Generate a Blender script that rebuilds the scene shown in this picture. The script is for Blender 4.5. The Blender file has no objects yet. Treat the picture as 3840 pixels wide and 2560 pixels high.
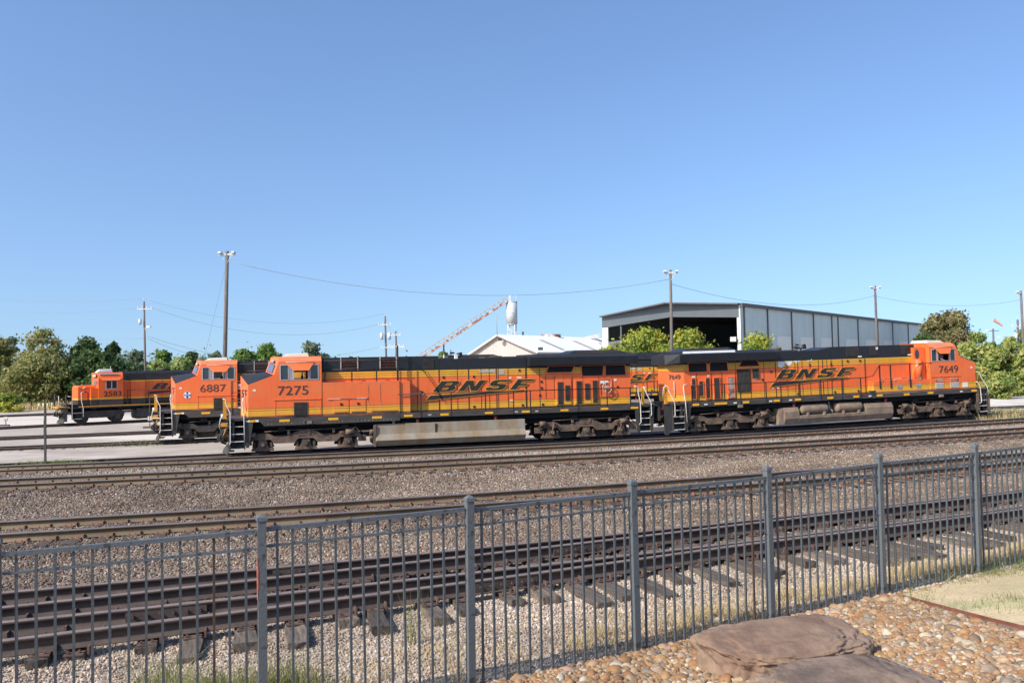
import bpy, bmesh, math, random
import numpy as np
from math import sin, cos, tan, atan, atan2, pi, radians, sqrt
from mathutils import Vector, Matrix
from mathutils.geometry import tessellate_polygon

random.seed(7); rng = np.random.default_rng(7)
sc = bpy.context.scene
COL = sc.collection

# ------------------------------------------------------------------ camera
F_PX, CAMZ = 3102.0, 4.2
cam = bpy.data.cameras.new('camera'); camo = bpy.data.objects.new('camera', cam); COL.objects.link(camo)
cam.sensor_width = 36; cam.lens = 36 * F_PX / 3840; cam.clip_start = 0.1; cam.clip_end = 6000
PITCH, ROLL = atan(90 / F_PX), radians(-1.1)
camo.matrix_world = (Matrix.Translation((0, 0, CAMZ)) @ Matrix.Rotation(pi / 2 + PITCH, 4, 'X') @ Matrix.Rotation(ROLL, 4, 'Z'))
sc.camera = camo

# ------------------------------------------------------------------ light
SUNV = Vector((1.012, 0.822, -1.0)).normalized()
ELEV = math.asin(-SUNV.z)
w = bpy.data.worlds.new('World'); sc.world = w; w.use_nodes = True
nt = w.node_tree; bg = nt.nodes['Background']
sky = nt.nodes.new('ShaderNodeTexSky'); sky.sky_type = 'NISHITA'; sky.sun_disc = False
sky.sun_elevation = ELEV; sky.sun_rotation = atan2(-SUNV.x, -SUNV.y) % (2 * pi)
sky.altitude = 0; sky.air_density = 1.15; sky.dust_density = 2.0; sky.ozone_density = 2.0
# look the sky up a little above the true direction: the photograph's horizon is clear pale blue, not yellow
_tc = nt.nodes.new('ShaderNodeTexCoord'); _mp = nt.nodes.new('ShaderNodeMapping'); _mp.vector_type = 'POINT'
_mp.inputs['Scale'].default_value = (1, 1, 0.94); _mp.inputs['Location'].default_value = (0, 0, 0.10)
nt.links.new(_tc.outputs['Generated'], _mp.inputs[0]); nt.links.new(_mp.outputs[0], sky.inputs[0])
_mx = nt.nodes.new('ShaderNodeMix'); _mx.data_type = 'RGBA'; _mx.blend_type = 'MULTIPLY'; _mx.inputs[0].default_value = 1.0
_mx.inputs[7].default_value = (0.87, 1.0, 1.19, 1)
_hs = nt.nodes.new('ShaderNodeHueSaturation'); _hs.inputs['Saturation'].default_value = 1.0; nt.links.new(sky.outputs[0], _hs.inputs['Color']); nt.links.new(_hs.outputs[0], _mx.inputs[6]); nt.links.new(_mx.outputs[2], bg.inputs[0]); bg.inputs[1].default_value = 0.145
sl = bpy.data.lights.new('sun', 'SUN'); sl.energy = 4.7; sl.angle = radians(0.5); sl.color = (1.0, 0.91, 0.78)
so = bpy.data.objects.new('sun', sl); COL.objects.link(so)
so.rotation_euler = SUNV.to_track_quat('-Z', 'Y').to_euler(); so.location = (-30, -30, 40)
sc.view_settings.view_transform = 'Standard'; sc.view_settings.look = 'None'
sc.view_settings.exposure = 0.34; sc.view_settings.gamma = 1.0

# ------------------------------------------------------------------ materials
def newmat(name):
    m = bpy.data.materials.new(name); m.use_nodes = True
    n = m.node_tree.nodes; return m, n, m.node_tree.links, n['Principled BSDF']

def nmath(n, l, op, a, b=None, clamp=False):
    q = n.new('ShaderNodeMath'); q.operation = op; q.use_clamp = clamp
    for i, v in enumerate((a, b)):
        if v is None: continue
        if isinstance(v, (int, float)): q.inputs[i].default_value = v
        else: l.new(v, q.inputs[i])
    return q.outputs[0]

def ramp(n, l, fac, stops, interp='LINEAR'):
    r = n.new('ShaderNodeValToRGB'); r.color_ramp.interpolation = interp
    e = r.color_ramp.elements
    while len(e) < len(stops): e.new(0.5)
    for i, (p, c) in enumerate(stops):
        e[i].position = p; e[i].color = (*c, 1) if len(c) == 3 else c
    l.new(fac, r.inputs[0]); return r.outputs[0]

def mixc(n, l, fac, a, b, mode='MIX'):
    m = n.new('ShaderNodeMix'); m.data_type = 'RGBA'; m.blend_type = mode
    for i, v in ((0, fac), (6, a), (7, b)):
        if isinstance(v, (int, float)): m.inputs[i].default_value = v
        elif isinstance(v, tuple): m.inputs[i].default_value = (*v, 1)
        else: l.new(v, m.inputs[i])
    return m.outputs[2]

def noise(n, l, scale=(1, 1, 1), s=1.0, detail=4, rough=0.6, coord='Object', off=(0, 0, 0)):
    tc = n.new('ShaderNodeTexCoord'); mp = n.new('ShaderNodeMapping'); mp.inputs[3].default_value = scale
    mp.inputs[1].default_value = off
    l.new(tc.outputs[coord], mp.inputs[0])
    t = n.new('ShaderNodeTexNoise'); t.inputs['Scale'].default_value = s
    t.inputs['Detail'].default_value = detail; t.inputs['Roughness'].default_value = rough
    l.new(mp.outputs[0], t.inputs[0]); return t.outputs[0]

def mat(name, col, rough=0.7, var=0.25, s=3.0, metal=0.0, bump=0.0, col2=None, scale=(1, 1, 1), spec=0.5, bs=None, lo=.35, hi=.65):
    m, n, l, b = newmat(name)
    f = noise(n, l, scale, s)
    c2 = col2 or tuple(c * (1 - var) for c in col)
    c = ramp(n, l, f, [(lo, c2), (hi, col)])
    l.new(c, b.inputs['Base Color']); b.inputs['Roughness'].default_value = rough
    b.inputs['Metallic'].default_value = metal; b.inputs['Specular IOR Level'].default_value = spec
    if bump:
        f2 = noise(n, l, (1, 1, 1), bs or s * 4, 6)
        bp = n.new('ShaderNodeBump'); bp.inputs['Strength'].default_value = bump; bp.inputs['Distance'].default_value = 0.02
        l.new(f2, bp.inputs['Height']); l.new(bp.outputs[0], b.inputs['Normal'])
    return m

ORG = (0.82, 0.14, 0.03); YEL = (0.78, 0.40, 0.02); BLK = (0.015, 0.016, 0.020)
def livery(name, bands, org=ORG, grime=0.32, fade=0.28):
    """bands: list of (z_start, colour) read along the locomotive's own height."""
    m, n, l, b = newmat(name)
    tc = n.new('ShaderNodeTexCoord'); sp = n.new('ShaderNodeSeparateXYZ'); l.new(tc.outputs['Object'], sp.inputs[0])
    z = nmath(n, l, 'DIVIDE', sp.outputs[2], 6.0)
    c = ramp(n, l, z, [(zz / 6.0, cc) for zz, cc in bands], 'CONSTANT')
    # sun fade in soft patches, then dirt streaks running down
    f = noise(n, l, (0.5, 0.5, 0.8), 1.3, 5)
    fa = ramp(n, l, f, [(0.35, (0, 0, 0)), (0.7, (fade,) * 3)])
    fa = nmath(n, l, 'MULTIPLY', fa, nmath(n, l, 'LESS_THAN', sp.outputs[2], 4.0)) if name == 'livery_hood' else fa
    c = mixc(n, l, fa, c, (0.74, 0.20, 0.065))
    g = noise(n, l, (3, 3, 0.35), 2.0, 6, 0.7, off=(3, 1, 4))
    ga = ramp(n, l, g, [(0.46, (0, 0, 0)), (0.8, (grime,) * 3)])
    hi = nmath(n, l, 'LESS_THAN', sp.outputs[2], 4.0); hi2 = nmath(n, l, 'MULTIPLY_ADD', hi, 0.85); hi2.node.inputs[2].default_value = 0.15
    ga = nmath(n, l, 'MULTIPLY', ga, hi2)
    c = mixc(n, l, ga, c, (0.10, 0.07, 0.05))
    # road dust thrown up from the track
    zl = nmath(n, l, 'MULTIPLY_ADD', sp.outputs[2], -0.5); 
    zl.node.inputs[2].default_value = 1.15
    zl.node.use_clamp = True
    g2 = noise(n, l, (2, 2, 1), 3.0, 5)
    d = nmath(n, l, 'MULTIPLY', zl, g2)
    c = mixc(n, l, d, c, (0.16, 0.12, 0.09))
    l.new(c, b.inputs['Base Color']); b.inputs['Roughness'].default_value = 0.42
    f3 = noise(n, l, (1, 1, 1), 2.5, 3)
    bp = n.new('ShaderNodeBump'); bp.inputs['Strength'].default_value = 0.12; bp.inputs['Distance'].default_value = 0.05
    l.new(f3, bp.inputs['Height']); l.new(bp.outputs[0], b.inputs['Normal'])
    return m

def low_bands(top):
    return [(0.0, BLK), (1.93, YEL), (2.02, BLK), (2.035, YEL), (2.11, BLK), (2.125, YEL), (2.20, BLK), (2.215, YEL),
            (2.29, BLK), (2.315, ORG)] + top
M = {}
M['livery_hood'] = livery('livery_hood', low_bands([(3.66, BLK), (3.69, YEL), (3.79, BLK), (3.805, YEL), (3.90, BLK), (3.915, YEL), (4.03, BLK)]))
M['livery_cab'] = livery('livery_cab', low_bands([]), fade=0.6, grime=0.2)
M['livery_box'] = livery('livery_box', low_bands([]), grime=0.22, fade=0.6)
M['orange'] = livery('orange_paint', [(0.0, ORG), (5.9, ORG)], fade=0.5)
M['orange_roof'] = mat('orange_roof', (0.80, 0.20, 0.08), 0.55, 0.2, 1.5)
M['livery_old'] = livery('livery_old', [(0.0, BLK), (1.98, (0.72, 0.36, 0.01)), (2.12, (0.72, 0.11, 0.012)), (3.46, YEL), (3.55, BLK)], fade=0.05, grime=0.5)
M['livery_old_cab'] = livery('livery_old_cab', [(0.0, BLK), (1.98, (0.72, 0.36, 0.01)), (2.12, (0.80, 0.12, 0.012))], fade=0.05, grime=0.3)
M['black'] = mat('black_paint', (0.020, 0.021, 0.026), 0.5, 0.35, 2.0, bump=0.1)
M['black_dusty'] = mat('black_dusty', (0.050, 0.046, 0.044), 0.7, 0.45, 2.5)
M['frame'] = mat('frame_grey', (0.075, 0.064, 0.056), 0.75, 0.45, 2.0, scale=(.6, 1, 2))
M['dark'] = mat('dark_inside', (0.010, 0.010, 0.011), 0.9, 0.2)
M['darkbrown'] = mat('dark_brown_inside', (0.085, 0.022, 0.014), 0.8, 0.6, 5)
M['yellow'] = mat('safety_yellow', (0.62, 0.28, 0.02), 0.5, 0.25, 6)
M['reflect'] = mat('reflector_yellow', (0.85, 0.42, 0.02), 0.4, 0.1, 6)
M['white'] = mat('white_paint', (0.75, 0.74, 0.70), 0.5, 0.15, 5)
M['handrail'] = mat('white_handrail', (0.72, 0.68, 0.60), 0.45, 0.35, 8)
M['truck'] = mat('truck_dust', (0.19, 0.125, 0.085), 0.85, 0.5, 3.0, bump=0.3, col2=(0.08, 0.055, 0.042))
M['truck_dark'] = mat('truck_dark', (0.055, 0.050, 0.046), 0.8, 0.5, 3.0, bump=0.3)
M['wheel'] = mat('wheel_steel', (0.045, 0.038, 0.034), 0.6, 0.4, 4)
M['tank'] = mat('fuel_tank', (0.30, 0.265, 0.21), 0.6, 0.4, 1.0, bump=0.05, col2=(0.25, 0.17, 0.095), scale=(1.6, 1, 1.0), lo=.36, hi=.66)
M['tank2'] = mat('dusty_tank', (0.25, 0.185, 0.135), 0.75, 0.3, 2.0, bump=0.1, col2=(0.16, 0.115, 0.08))
M['ac'] = mat('roof_unit', (0.50, 0.49, 0.42), 0.6, 0.15, 4)
M['silver'] = mat('silver_trim', (0.62, 0.62, 0.62), 0.35, 0.1, 6, metal=0.6)
M['red'] = mat('red_cap', (0.55, 0.02, 0.03), 0.4, 0.2, 6)
M['ink'] = mat('black_lettering', (0.03, 0.022, 0.02), 0.6, 0.3, 9)
M['inkfade'] = mat('faded_lettering', (0.075, 0.045, 0.04), 0.65, 0.35, 9)
M['logoedge'] = mat('logo_yellow_edge', (0.72, 0.36, 0.03), 0.5, 0.2, 9)
M['blue'] = mat('emblem_blue', (0.02, 0.05, 0.32), 0.5, 0.1, 9)
M['primer'] = mat('grey_primer', (0.45, 0.42, 0.38), 0.6, 0.25, 9)
M['skin'] = mat('skin', (0.42, 0.22, 0.15), 0.6, 0.1, 9)
M['cloth'] = mat('grey_shirt', (0.22, 0.23, 0.25), 0.9, 0.3, 9)
M['hair'] = mat('dark_hair', (0.03, 0.02, 0.015), 0.8, 0.3, 20)
M['galv'] = mat('galvanised', (0.55, 0.57, 0.58), 0.5, 0.15, 3)
M['rust'] = mat('rusty_steel', (0.26, 0.10, 0.06), 0.8, 0.5, 2, bump=0.2, col2=(0.46, 0.42, 0.38), lo=.47, hi=.55)
M['pole'] = mat('weathered_pole', (0.17, 0.145, 0.13), 0.9, 0.4, 2, scale=(4, 4, .5), bump=0.3)
M['wire'] = mat('wire', (0.26, 0.28, 0.31), 0.6, 0.1)
def glass_mat(name, col=(0.02, 0.03, 0.04), rough=0.06):
    m, n, l, b = newmat(name); b.inputs['Base Color'].default_value = (*col, 1)
    b.inputs['Roughness'].default_value = rough; b.inputs['Specular IOR Level'].default_value = 0.8
    f = noise(n, l, (1, 1, 1), 2, 2); bp = n.new('ShaderNodeBump'); bp.inputs['Strength'].default_value = 0.03
    l.new(f, bp.inputs['Height']); l.new(bp.outputs[0], b.inputs['Normal'])
    return m
M['glass'] = glass_mat('window_glass')
M['windshield'] = glass_mat('windshield_glass', (0.10, 0.13, 0.20), 0.12)
M['lens'] = glass_mat('lamp_lens', (0.7, 0.7, 0.7), 0.1)
M['rail'] = mat('rail_steel', (0.18, 0.13, 0.08), 0.7, 0.4, 1.2, scale=(.4, 3, 3), bump=0.15)
M['railtop'] = mat('rail_head', (0.30, 0.27, 0.27), 0.38, 0.2, 2, metal=0.6)
M['railrust'] = mat('rail_rusty', (0.088, 0.062, 0.052), 0.8, 0.4, 3, scale=(.5, 3, 3), bump=0.3)
M['railrusttop'] = mat('rail_rusty_head', (0.215, 0.165, 0.15), 0.6, 0.3, 3)
M['plate_dark'] = mat('tie_plate_dark', (0.13, 0.08, 0.065), 0.85, 0.45, 8, bump=0.3)
M['plate'] = mat('tie_plate', (0.27, 0.13, 0.085), 0.85, 0.45, 8, bump=0.3)
M['tie'] = mat('timber_tie', (0.145, 0.118, 0.098), 0.95, 0.6, 2.2, scale=(12, 1.2, 6), bump=0.8, bs=14)
for _m in (M['tie'],):      # every tie weathers a little differently
    _n, _l = _m.node_tree.nodes, _m.node_tree.links; _b = _n['Principled BSDF']; _c = _b.inputs['Base Color'].links[0].from_socket; _oi = _n.new('ShaderNodeObjectInfo')
    _l.new(mixc(_n, _l, 1.0, _c, ramp(_n, _l, _oi.outputs['Random'], [(0.0, (0.55, 0.52, 0.50)), (0.6, (1.0, 0.98, 0.95)), (1.0, (1.35, 1.3, 1.25))]), 'MULTIPLY'), _b.inputs['Base Color'])
M['tiedark'] = mat('creosote_tie', (0.085, 0.065, 0.055), 0.9, 0.5, 3, scale=(10, 1, 5), bump=0.5)
M['fence'] = mat('fence_paint', (0.105, 0.116, 0.123), 0.5, 0.25, 9, bump=0.25, col2=(0.045, 0.050, 0.054), lo=.36, hi=.43)
M['picket'] = mat('picket_paint', (0.075, 0.086, 0.092), 0.5, 0.25, 9, bump=0.2, col2=(0.035, 0.039, 0.042), lo=.36, hi=.43)
M['fencerust'] = mat('fence_rusty', (0.07, 0.048, 0.036), 0.8, 0.4, 9)
M['lightpost'] = mat('bollard_cream', (0.75, 0.68, 0.45), 0.7, 0.1)
M['edging'] = mat('edging_rust', (0.22, 0.075, 0.05), 0.85, 0.4, 5)
M['boulder'] = mat('sandstone', (0.265, 0.18, 0.125), 0.92, 0.4, 1.6, bump=0.8, col2=(0.17, 0.105, 0.072), bs=14, lo=.4, hi=.6)
M['boulder2'] = mat('sandstone_grey', (0.24, 0.17, 0.125), 0.92, 0.4, 2.6, bump=0.9, col2=(0.12, 0.085, 0.065), bs=14, lo=.4, hi=.6)

def leafmat(name, c1, c2, c3, s=0.6):
    m, n, l, b = newmat(name)
    f = noise(n, l, (1, 1, 1), s, 3); f2 = noise(n, l, (1, 1, 1), 5.0, 2, off=(9, 2, 1))
    c = ramp(n, l, f, [(0.38, c1), (0.5, c2), (0.64, c3)])
    c = mixc(n, l, nmath(n, l, 'MULTIPLY', f2, 0.5), c, tuple(x * 0.45 for x in c2))
    l.new(c, b.inputs['Base Color']); b.inputs['Roughness'].default_value = 0.55
    b.inputs['Specular IOR Level'].default_value = 0.35
    tr = n.new('ShaderNodeBsdfTranslucent'); l.new(c, tr.inputs[0])
    mx = n.new('ShaderNodeMixShader'); mx.inputs[0].default_value = 0.42
    l.new(b.outputs[0], mx.inputs[1]); l.new(tr.outputs[0], mx.inputs[2])
    l.new(mx.outputs[0], n['Material Output'].inputs[0])
    return m
M['leaf_olive'] = leafmat('leaf_olive', (0.201, 0.234, 0.073), (0.340, 0.343, 0.117), (0.510, 0.437, 0.190))
M['leaf_dark'] = leafmat('leaf_dark', (0.052, 0.098, 0.033), (0.091, 0.156, 0.046), (0.156, 0.221, 0.078))
M['leaf_mid'] = leafmat('leaf_mid', (0.105, 0.194, 0.039), (0.179, 0.299, 0.065), (0.284, 0.389, 0.104))
M['leaf_pale'] = leafmat('leaf_pale', (0.204, 0.300, 0.077), (0.324, 0.420, 0.121), (0.456, 0.504, 0.176))
M['weed'] = leafmat('weed_leaf', (0.16, 0.19, 0.06), (0.28, 0.29, 0.10), (0.42, 0.38, 0.15), 3)
M['leaf_yellow'] = leafmat('leaf_yellow', (0.172, 0.269, 0.047), (0.343, 0.414, 0.070), (0.622, 0.559, 0.082), .8)
M['leaf_grey'] = leafmat('leaf_greygreen', (0.130, 0.182, 0.117), (0.195, 0.260, 0.156), (0.286, 0.325, 0.195))
M['leaf_brown'] = leafmat('leaf_brown', (0.169, 0.195, 0.072), (0.286, 0.260, 0.104), (0.416, 0.286, 0.169), 0.9)
M['leaf_hedge'] = leafmat('leaf_hedge', (0.156, 0.250, 0.057), (0.351, 0.425, 0.115), (0.624, 0.550, 0.196), 1.3)
M['bark'] = mat('bark', (0.20, 0.17, 0.14), 0.95, 0.4, 5, bump=0.5)
M['straw'] = mat('dry_grass', (0.52, 0.40, 0.20), 0.9, 0.35, 4)
M['green_grass'] = leafmat('green_grass', (0.13, 0.19, 0.05), (0.22, 0.28, 0.08), (0.38, 0.36, 0.15), 2)

def groundmat(name, cols, s=1.0, fine=25.0, bump=0.4, patch=None, ps=0.15):
    m, n, l, b = newmat(name)
    f = noise(n, l, (1, 1, 1), fine, 5, 0.7)
    c = ramp(n, l, f, [(0.3 + 0.4 * i / (len(cols) - 1), cc) for i, cc in enumerate(cols)])
    f2 = noise(n, l, (1, 1, 1), s, 4)
    v = ramp(n, l, f2, [(0.3, (0.72,) * 3), (0.7, (1.12,) * 3)])
    c = mixc(n, l, 1.0, c, v, 'MULTIPLY')
    if patch:
        f3 = noise(n, l, (0.35, 1, 1), ps, 6, 0.65, off=(5, 5, 5))
        c = mixc(n, l, ramp(n, l, f3, [(0.5, (0, 0, 0)), (0.6, (1, 1, 1))]), c, patch)
    l.new(c, b.inputs['Base Color']); b.inputs['Roughness'].default_value = 0.95
    bp = n.new('ShaderNodeBump'); bp.inputs['Strength'].default_value = bump; bp.inputs['Distance'].default_value = 0.04
    l.new(f, bp.inputs['Height']); l.new(bp.outputs[0], b.inputs['Normal'])
    return m
M['g_yard'] = groundmat('yard_gravel', [(0.29, 0.25, 0.21), (0.40, 0.35, 0.295), (0.49, 0.43, 0.37)], 0.4, 14, 0.3, (0.57, 0.51, 0.44), 0.08)
M['g_field'] = groundmat('field_grass', [(0.28, 0.22, 0.10), (0.42, 0.33, 0.16), (0.48, 0.40, 0.22)], 0.3, 6, 0.5, (0.22, 0.24, 0.09), 0.05)
M['g_dark'] = groundmat('dark_ballast', [(0.03, 0.028, 0.027), (0.065, 0.06, 0.055), (0.11, 0.10, 0.09)], 0.5, 12, 0.6)  # dark tone for the ground under and behind the nearest locomotives
M['g_ballast'] = groundmat('ballast_base', [(0.07, 0.05, 0.045), (0.15, 0.11, 0.095), (0.24, 0.185, 0.16)], 0.5, 16, 0.8)
M['g_verge'] = groundmat('verge_gravel', [(0.192, 0.149, 0.121), (0.432, 0.356, 0.286), (0.600, 0.517, 0.429)], 0.8, 22, 0.7)
M['g_pebble'] = groundmat('pebble_base', [(0.13, 0.085, 0.055), (0.24, 0.16, 0.10), (0.34, 0.24, 0.16)], 1.0, 14, 0.7)
M['g_lawn'] = groundmat('dry_lawn', [(0.42, 0.31, 0.15), (0.64, 0.50, 0.29), (0.76, 0.62, 0.40)], 1.0, 30, 0.5, (0.44, 0.40, 0.20), 0.9)
M['g_road'] = groundmat('pale_road', [(0.50, 0.46, 0.40), (0.62, 0.58, 0.52), (0.68, 0.64, 0.58)], 0.4, 12, 0.2)

def stonemat(name, cols):
    m, n, l, b = newmat(name)
    oi = n.new('ShaderNodeObjectInfo')
    c = ramp(n, l, oi.outputs['Random'], [((i + 0.0) / len(cols), cc) for i, cc in enumerate(cols)], 'CONSTANT')
    f = noise(n, l, (1, 1, 1), 2.0, 3)
    c = mixc(n, l, 1.0, c, ramp(n, l, f, [(0.3, (0.7,) * 3), (0.7, (1.15,) * 3)]), 'MULTIPLY')
    tn = n.new('ShaderNodeTexNoise'); tn.inputs['Scale'].default_value = 0.45; tn.inputs['Detail'].default_value = 4; l.new(oi.outputs['Location'], tn.inputs[0])
    c = mixc(n, l, 1.0, c, ramp(n, l, tn.outputs[0], [(0.33, (0.66, 0.63, 0.60)), (0.62, (1.08, 1.06, 1.04))]), 'MULTIPLY')
    l.new(c, b.inputs['Base Color']); b.inputs['Roughness'].default_value = 0.9
    return m
M['s_ballast'] = stonemat('ballast_stone', [(0.142, 0.102, 0.076), (0.201, 0.147, 0.108), (0.170, 0.135, 0.101), (0.247, 0.166, 0.116), (0.110, 0.084, 0.068), (0.196, 0.163, 0.128), (0.274, 0.205, 0.151), (0.170, 0.100, 0.070), (0.230, 0.185, 0.143), (0.158, 0.124, 0.096), (0.257, 0.226, 0.180), (0.204, 0.153, 0.118), (0.181, 0.140, 0.107), (0.421, 0.357, 0.287)])
M['s_pale'] = stonemat('pale_ballast_stone', [(0.26, 0.215, 0.18), (0.34, 0.29, 0.25), (0.22, 0.18, 0.15), (0.30, 0.26, 0.22), (0.42, 0.38, 0.33), (0.28, 0.22, 0.17), (0.24, 0.21, 0.18)])
M['s_white'] = stonemat('verge_stone', [(0.472, 0.401, 0.316), (0.347, 0.280, 0.218), (0.546, 0.462, 0.377), (0.422, 0.328, 0.243), (0.274, 0.206, 0.158), (0.621, 0.546, 0.462), (0.472, 0.352, 0.256), (0.373, 0.328, 0.279)])
M['s_chalk'] = stonemat('chalk_stone', [(0.60, 0.58, 0.54), (0.50, 0.48, 0.45), (0.68, 0.66, 0.62), (0.42, 0.40, 0.37)])
M['s_pebble'] = stonemat('river_stone', [(0.310, 0.164, 0.073), (0.360, 0.222, 0.108), (0.257, 0.136, 0.069), (0.395, 0.290, 0.187), (0.326, 0.174, 0.079), (0.429, 0.367, 0.266), (0.283, 0.184, 0.108), (0.223, 0.194, 0.158), (0.377, 0.233, 0.108), (0.317, 0.212, 0.119), (0.412, 0.281, 0.177), (0.343, 0.203, 0.098), (0.292, 0.164, 0.079), (0.360, 0.260, 0.197), (0.257, 0.203, 0.148), (0.205, 0.145, 0.089), (0.446, 0.406, 0.324)])

# ------------------------------------------------------------------ mesh helpers
class MB:
    def __init__(s): s.v = []; s.f = []; s.sm = []
    def add(s, vs, fs, smooth=False):
        assert not fs or max(max(f) for f in fs) < len(vs); o = len(s.v); s.v += [tuple(v) for v in vs]; s.f += [tuple(i + o for i in f) for f in fs]; s.sm += [smooth] * len(fs); return s
    def box(s, x0, x1, y0, y1, z0, z1, sm=False):
        x0, x1 = sorted((x0, x1)); y0, y1 = sorted((y0, y1)); z0, z1 = sorted((z0, z1))
        vs = [(x, y, z) for z in (z0, z1) for y in (y0, y1) for x in (x0, x1)]
        return s.add(vs, [(0, 2, 3, 1), (4, 5, 7, 6), (0, 1, 5, 4), (2, 6, 7, 3), (0, 4, 6, 2), (1, 3, 7, 5)])
    def hexa(s, p):   # 8 points, bottom 4 then top 4
        return s.add(p, [(0, 3, 2, 1), (4, 5, 6, 7), (0, 1, 5, 4), (1, 2, 6, 5), (2, 3, 7, 6), (3, 0, 4, 7)])
    def quad(s, a, b, c, d): return s.add([a, b, c, d], [(0, 1, 2, 3)])
    def slab(s, outer, holes, y0, y1):      # polygon in x-z, thick along y, with holes
        rings = [outer] + list(holes); tri = tessellate_polygon([[Vector((x, z, 0)) for x, z in r] for r in rings])
        flat = [p for r in rings for p in r]; n = len(flat)
        vs = [(x, y0, z) for x, z in flat] + [(x, y1, z) for x, z in flat]
        fs = [tuple(t) for t in tri] + [tuple(i + n for i in reversed(t)) for t in tri]
        o = 0
        for r in rings:
            k = len(r)
            for i in range(k):
                j = (i + 1) % k; fs.append((o + i, o + j, o + j + n, o + i + n))
            o += k
        return s.add(vs, fs)
    def prism_y(s, poly, y0, y1): return s.slab(poly, [], y0, y1)
    def prism_x(s, poly, x0, x1):           # polygon in y-z
        n = len(poly); vs = [(x0, y, z) for y, z in poly] + [(x1, y, z) for y, z in poly]
        fs = [tuple(range(n - 1, -1, -1)), tuple(range(n, 2 * n))] + [(i, (i + 1) % n, (i + 1) % n + n, i + n) for i in range(n)]
        return s.add(vs, fs)
    def cyl(s, a, b, r, n=10, r2=None, cap=True, smooth=True):
        a, b = Vector(a), Vector(b); d = (b - a).normalized(); r2 = r if r2 is None else r2
        u = d.orthogonal().normalized(); v = d.cross(u); vs = []
        for p, rr in ((a, r), (b, r2)):
            for i in range(n):
                t = 2 * pi * i / n; vs.append(p + u * (rr * cos(t)) + v * (rr * sin(t)))
        s.add(vs, [(i, (i + 1) % n, (i + 1) % n + n, i + n) for i in range(n)], smooth)
        if cap: s.add(vs, [tuple(range(n - 1, -1, -1)), tuple(range(n, 2 * n))])
        return s
    def tube(s, pts, r, n=6):
        pts = [Vector(p) for p in pts]; vs = []; k = len(pts); u = None
        for i, p in enumerate(pts):
            d = (pts[min(i + 1, k - 1)] - pts[max(i - 1, 0)]).normalized()
            if u is None: u = d.orthogonal().normalized()
            else: u = (u - d * u.dot(d)).normalized()
            v = d.cross(u)
            for j in range(n):
                t = 2 * pi * j / n; vs.append(p + u * (r * cos(t)) + v * (r * sin(t)))
        fs = [(i * n + j, i * n + (j + 1) % n, (i + 1) * n + (j + 1) % n, (i + 1) * n + j) for i in range(k - 1) for j in range(n)]
        s.add(vs, fs, True); s.add(vs, [tuple(range(n - 1, -1, -1)), tuple(range((k - 1) * n, k * n))]); return s
    def mesh(s, name, m):
        me = bpy.data.meshes.new(name); me.from_pydata(s.v, [], s.f)
        me.polygons.foreach_set('use_smooth', s.sm); me.update()
        bm = bmesh.new(); bm.from_mesh(me); bmesh.ops.remove_doubles(bm, verts=bm.verts, dist=1e-5)
        bmesh.ops.recalc_face_normals(bm, faces=bm.faces); bm.to_mesh(me); bm.free()
        for mm in (m if isinstance(m, (list, tuple)) else [m]): me.materials.append(mm)
        return me

def part(name, mb, m, parent=None, label=None, kind=None, bevel=0):
    me = mb.mesh(name, m) if isinstance(mb, MB) else mb
    o = bpy.data.objects.new(name, me); COL.objects.link(o)
    if parent is not None: o.parent = parent
    if label: o['label'] = label
    if kind: o['kind'] = kind
    if bevel:
        b = o.modifiers.new('bevel', 'BEVEL'); b.width = bevel; b.segments = 2; b.limit_method = 'ANGLE'
    return o
def tag(o, label, cat, group=None):
    o['label'] = label; o['category'] = cat
    if group: o['group'] = group
    return o
def thing(name, label, cat, loc=(0, 0, 0), rz=0, group=None):
    o = bpy.data.objects.new(name, None); COL.objects.link(o); o.location = loc; o.rotation_euler = (0, 0, rz)
    o.empty_display_size = 0.3
    return tag(o, label, cat, group)
def quickmesh(name, V, Q, m, n=4):
    me = bpy.data.meshes.new(name); V = np.asarray(V, dtype=np.float32).reshape(-1, 3); Q = np.asarray(Q, dtype=np.int32).reshape(-1, n)
    me.vertices.add(len(V)); me.vertices.foreach_set('co', V.ravel())
    me.loops.add(Q.size); me.loops.foreach_set('vertex_index', Q.ravel())
    me.polygons.add(len(Q)); me.polygons.foreach_set('loop_start', np.arange(0, Q.size, n, dtype=np.int32))
    me.update(calc_edges=True); me.materials.append(m); return me
def offset_ring(p, d):
    n = len(p); area = sum(p[i][0] * p[(i + 1) % n][1] - p[(i + 1) % n][0] * p[i][1] for i in range(n)); sg = 1 if area > 0 else -1
    out = []
    for i in range(n):
        a, b, c = Vector(p[i - 1]), Vector(p[i]), Vector(p[(i + 1) % n])
        e1 = (b - a).normalized(); e2 = (c - b).normalized()
        n1 = Vector((e1.y, -e1.x)) * sg; n2 = Vector((e2.y, -e2.x)) * sg
        q = n1 + n2; k = max(0.5, 1 + n1.dot(n2)); q = q / k
        out.append((b.x + q.x * d, b.y + q.y * d))
    return out
def evaluated_mesh(t):
    ts = bpy.data.scenes.new('tmp'); ts.collection.objects.link(t)
    with bpy.context.temp_override(scene=ts, view_layer=ts.view_layers[0]):
        dg = bpy.context.evaluated_depsgraph_get(); me = bpy.data.meshes.new_from_object(t.evaluated_get(dg))
    ts.collection.objects.unlink(t); bpy.data.scenes.remove(ts); return me
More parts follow.
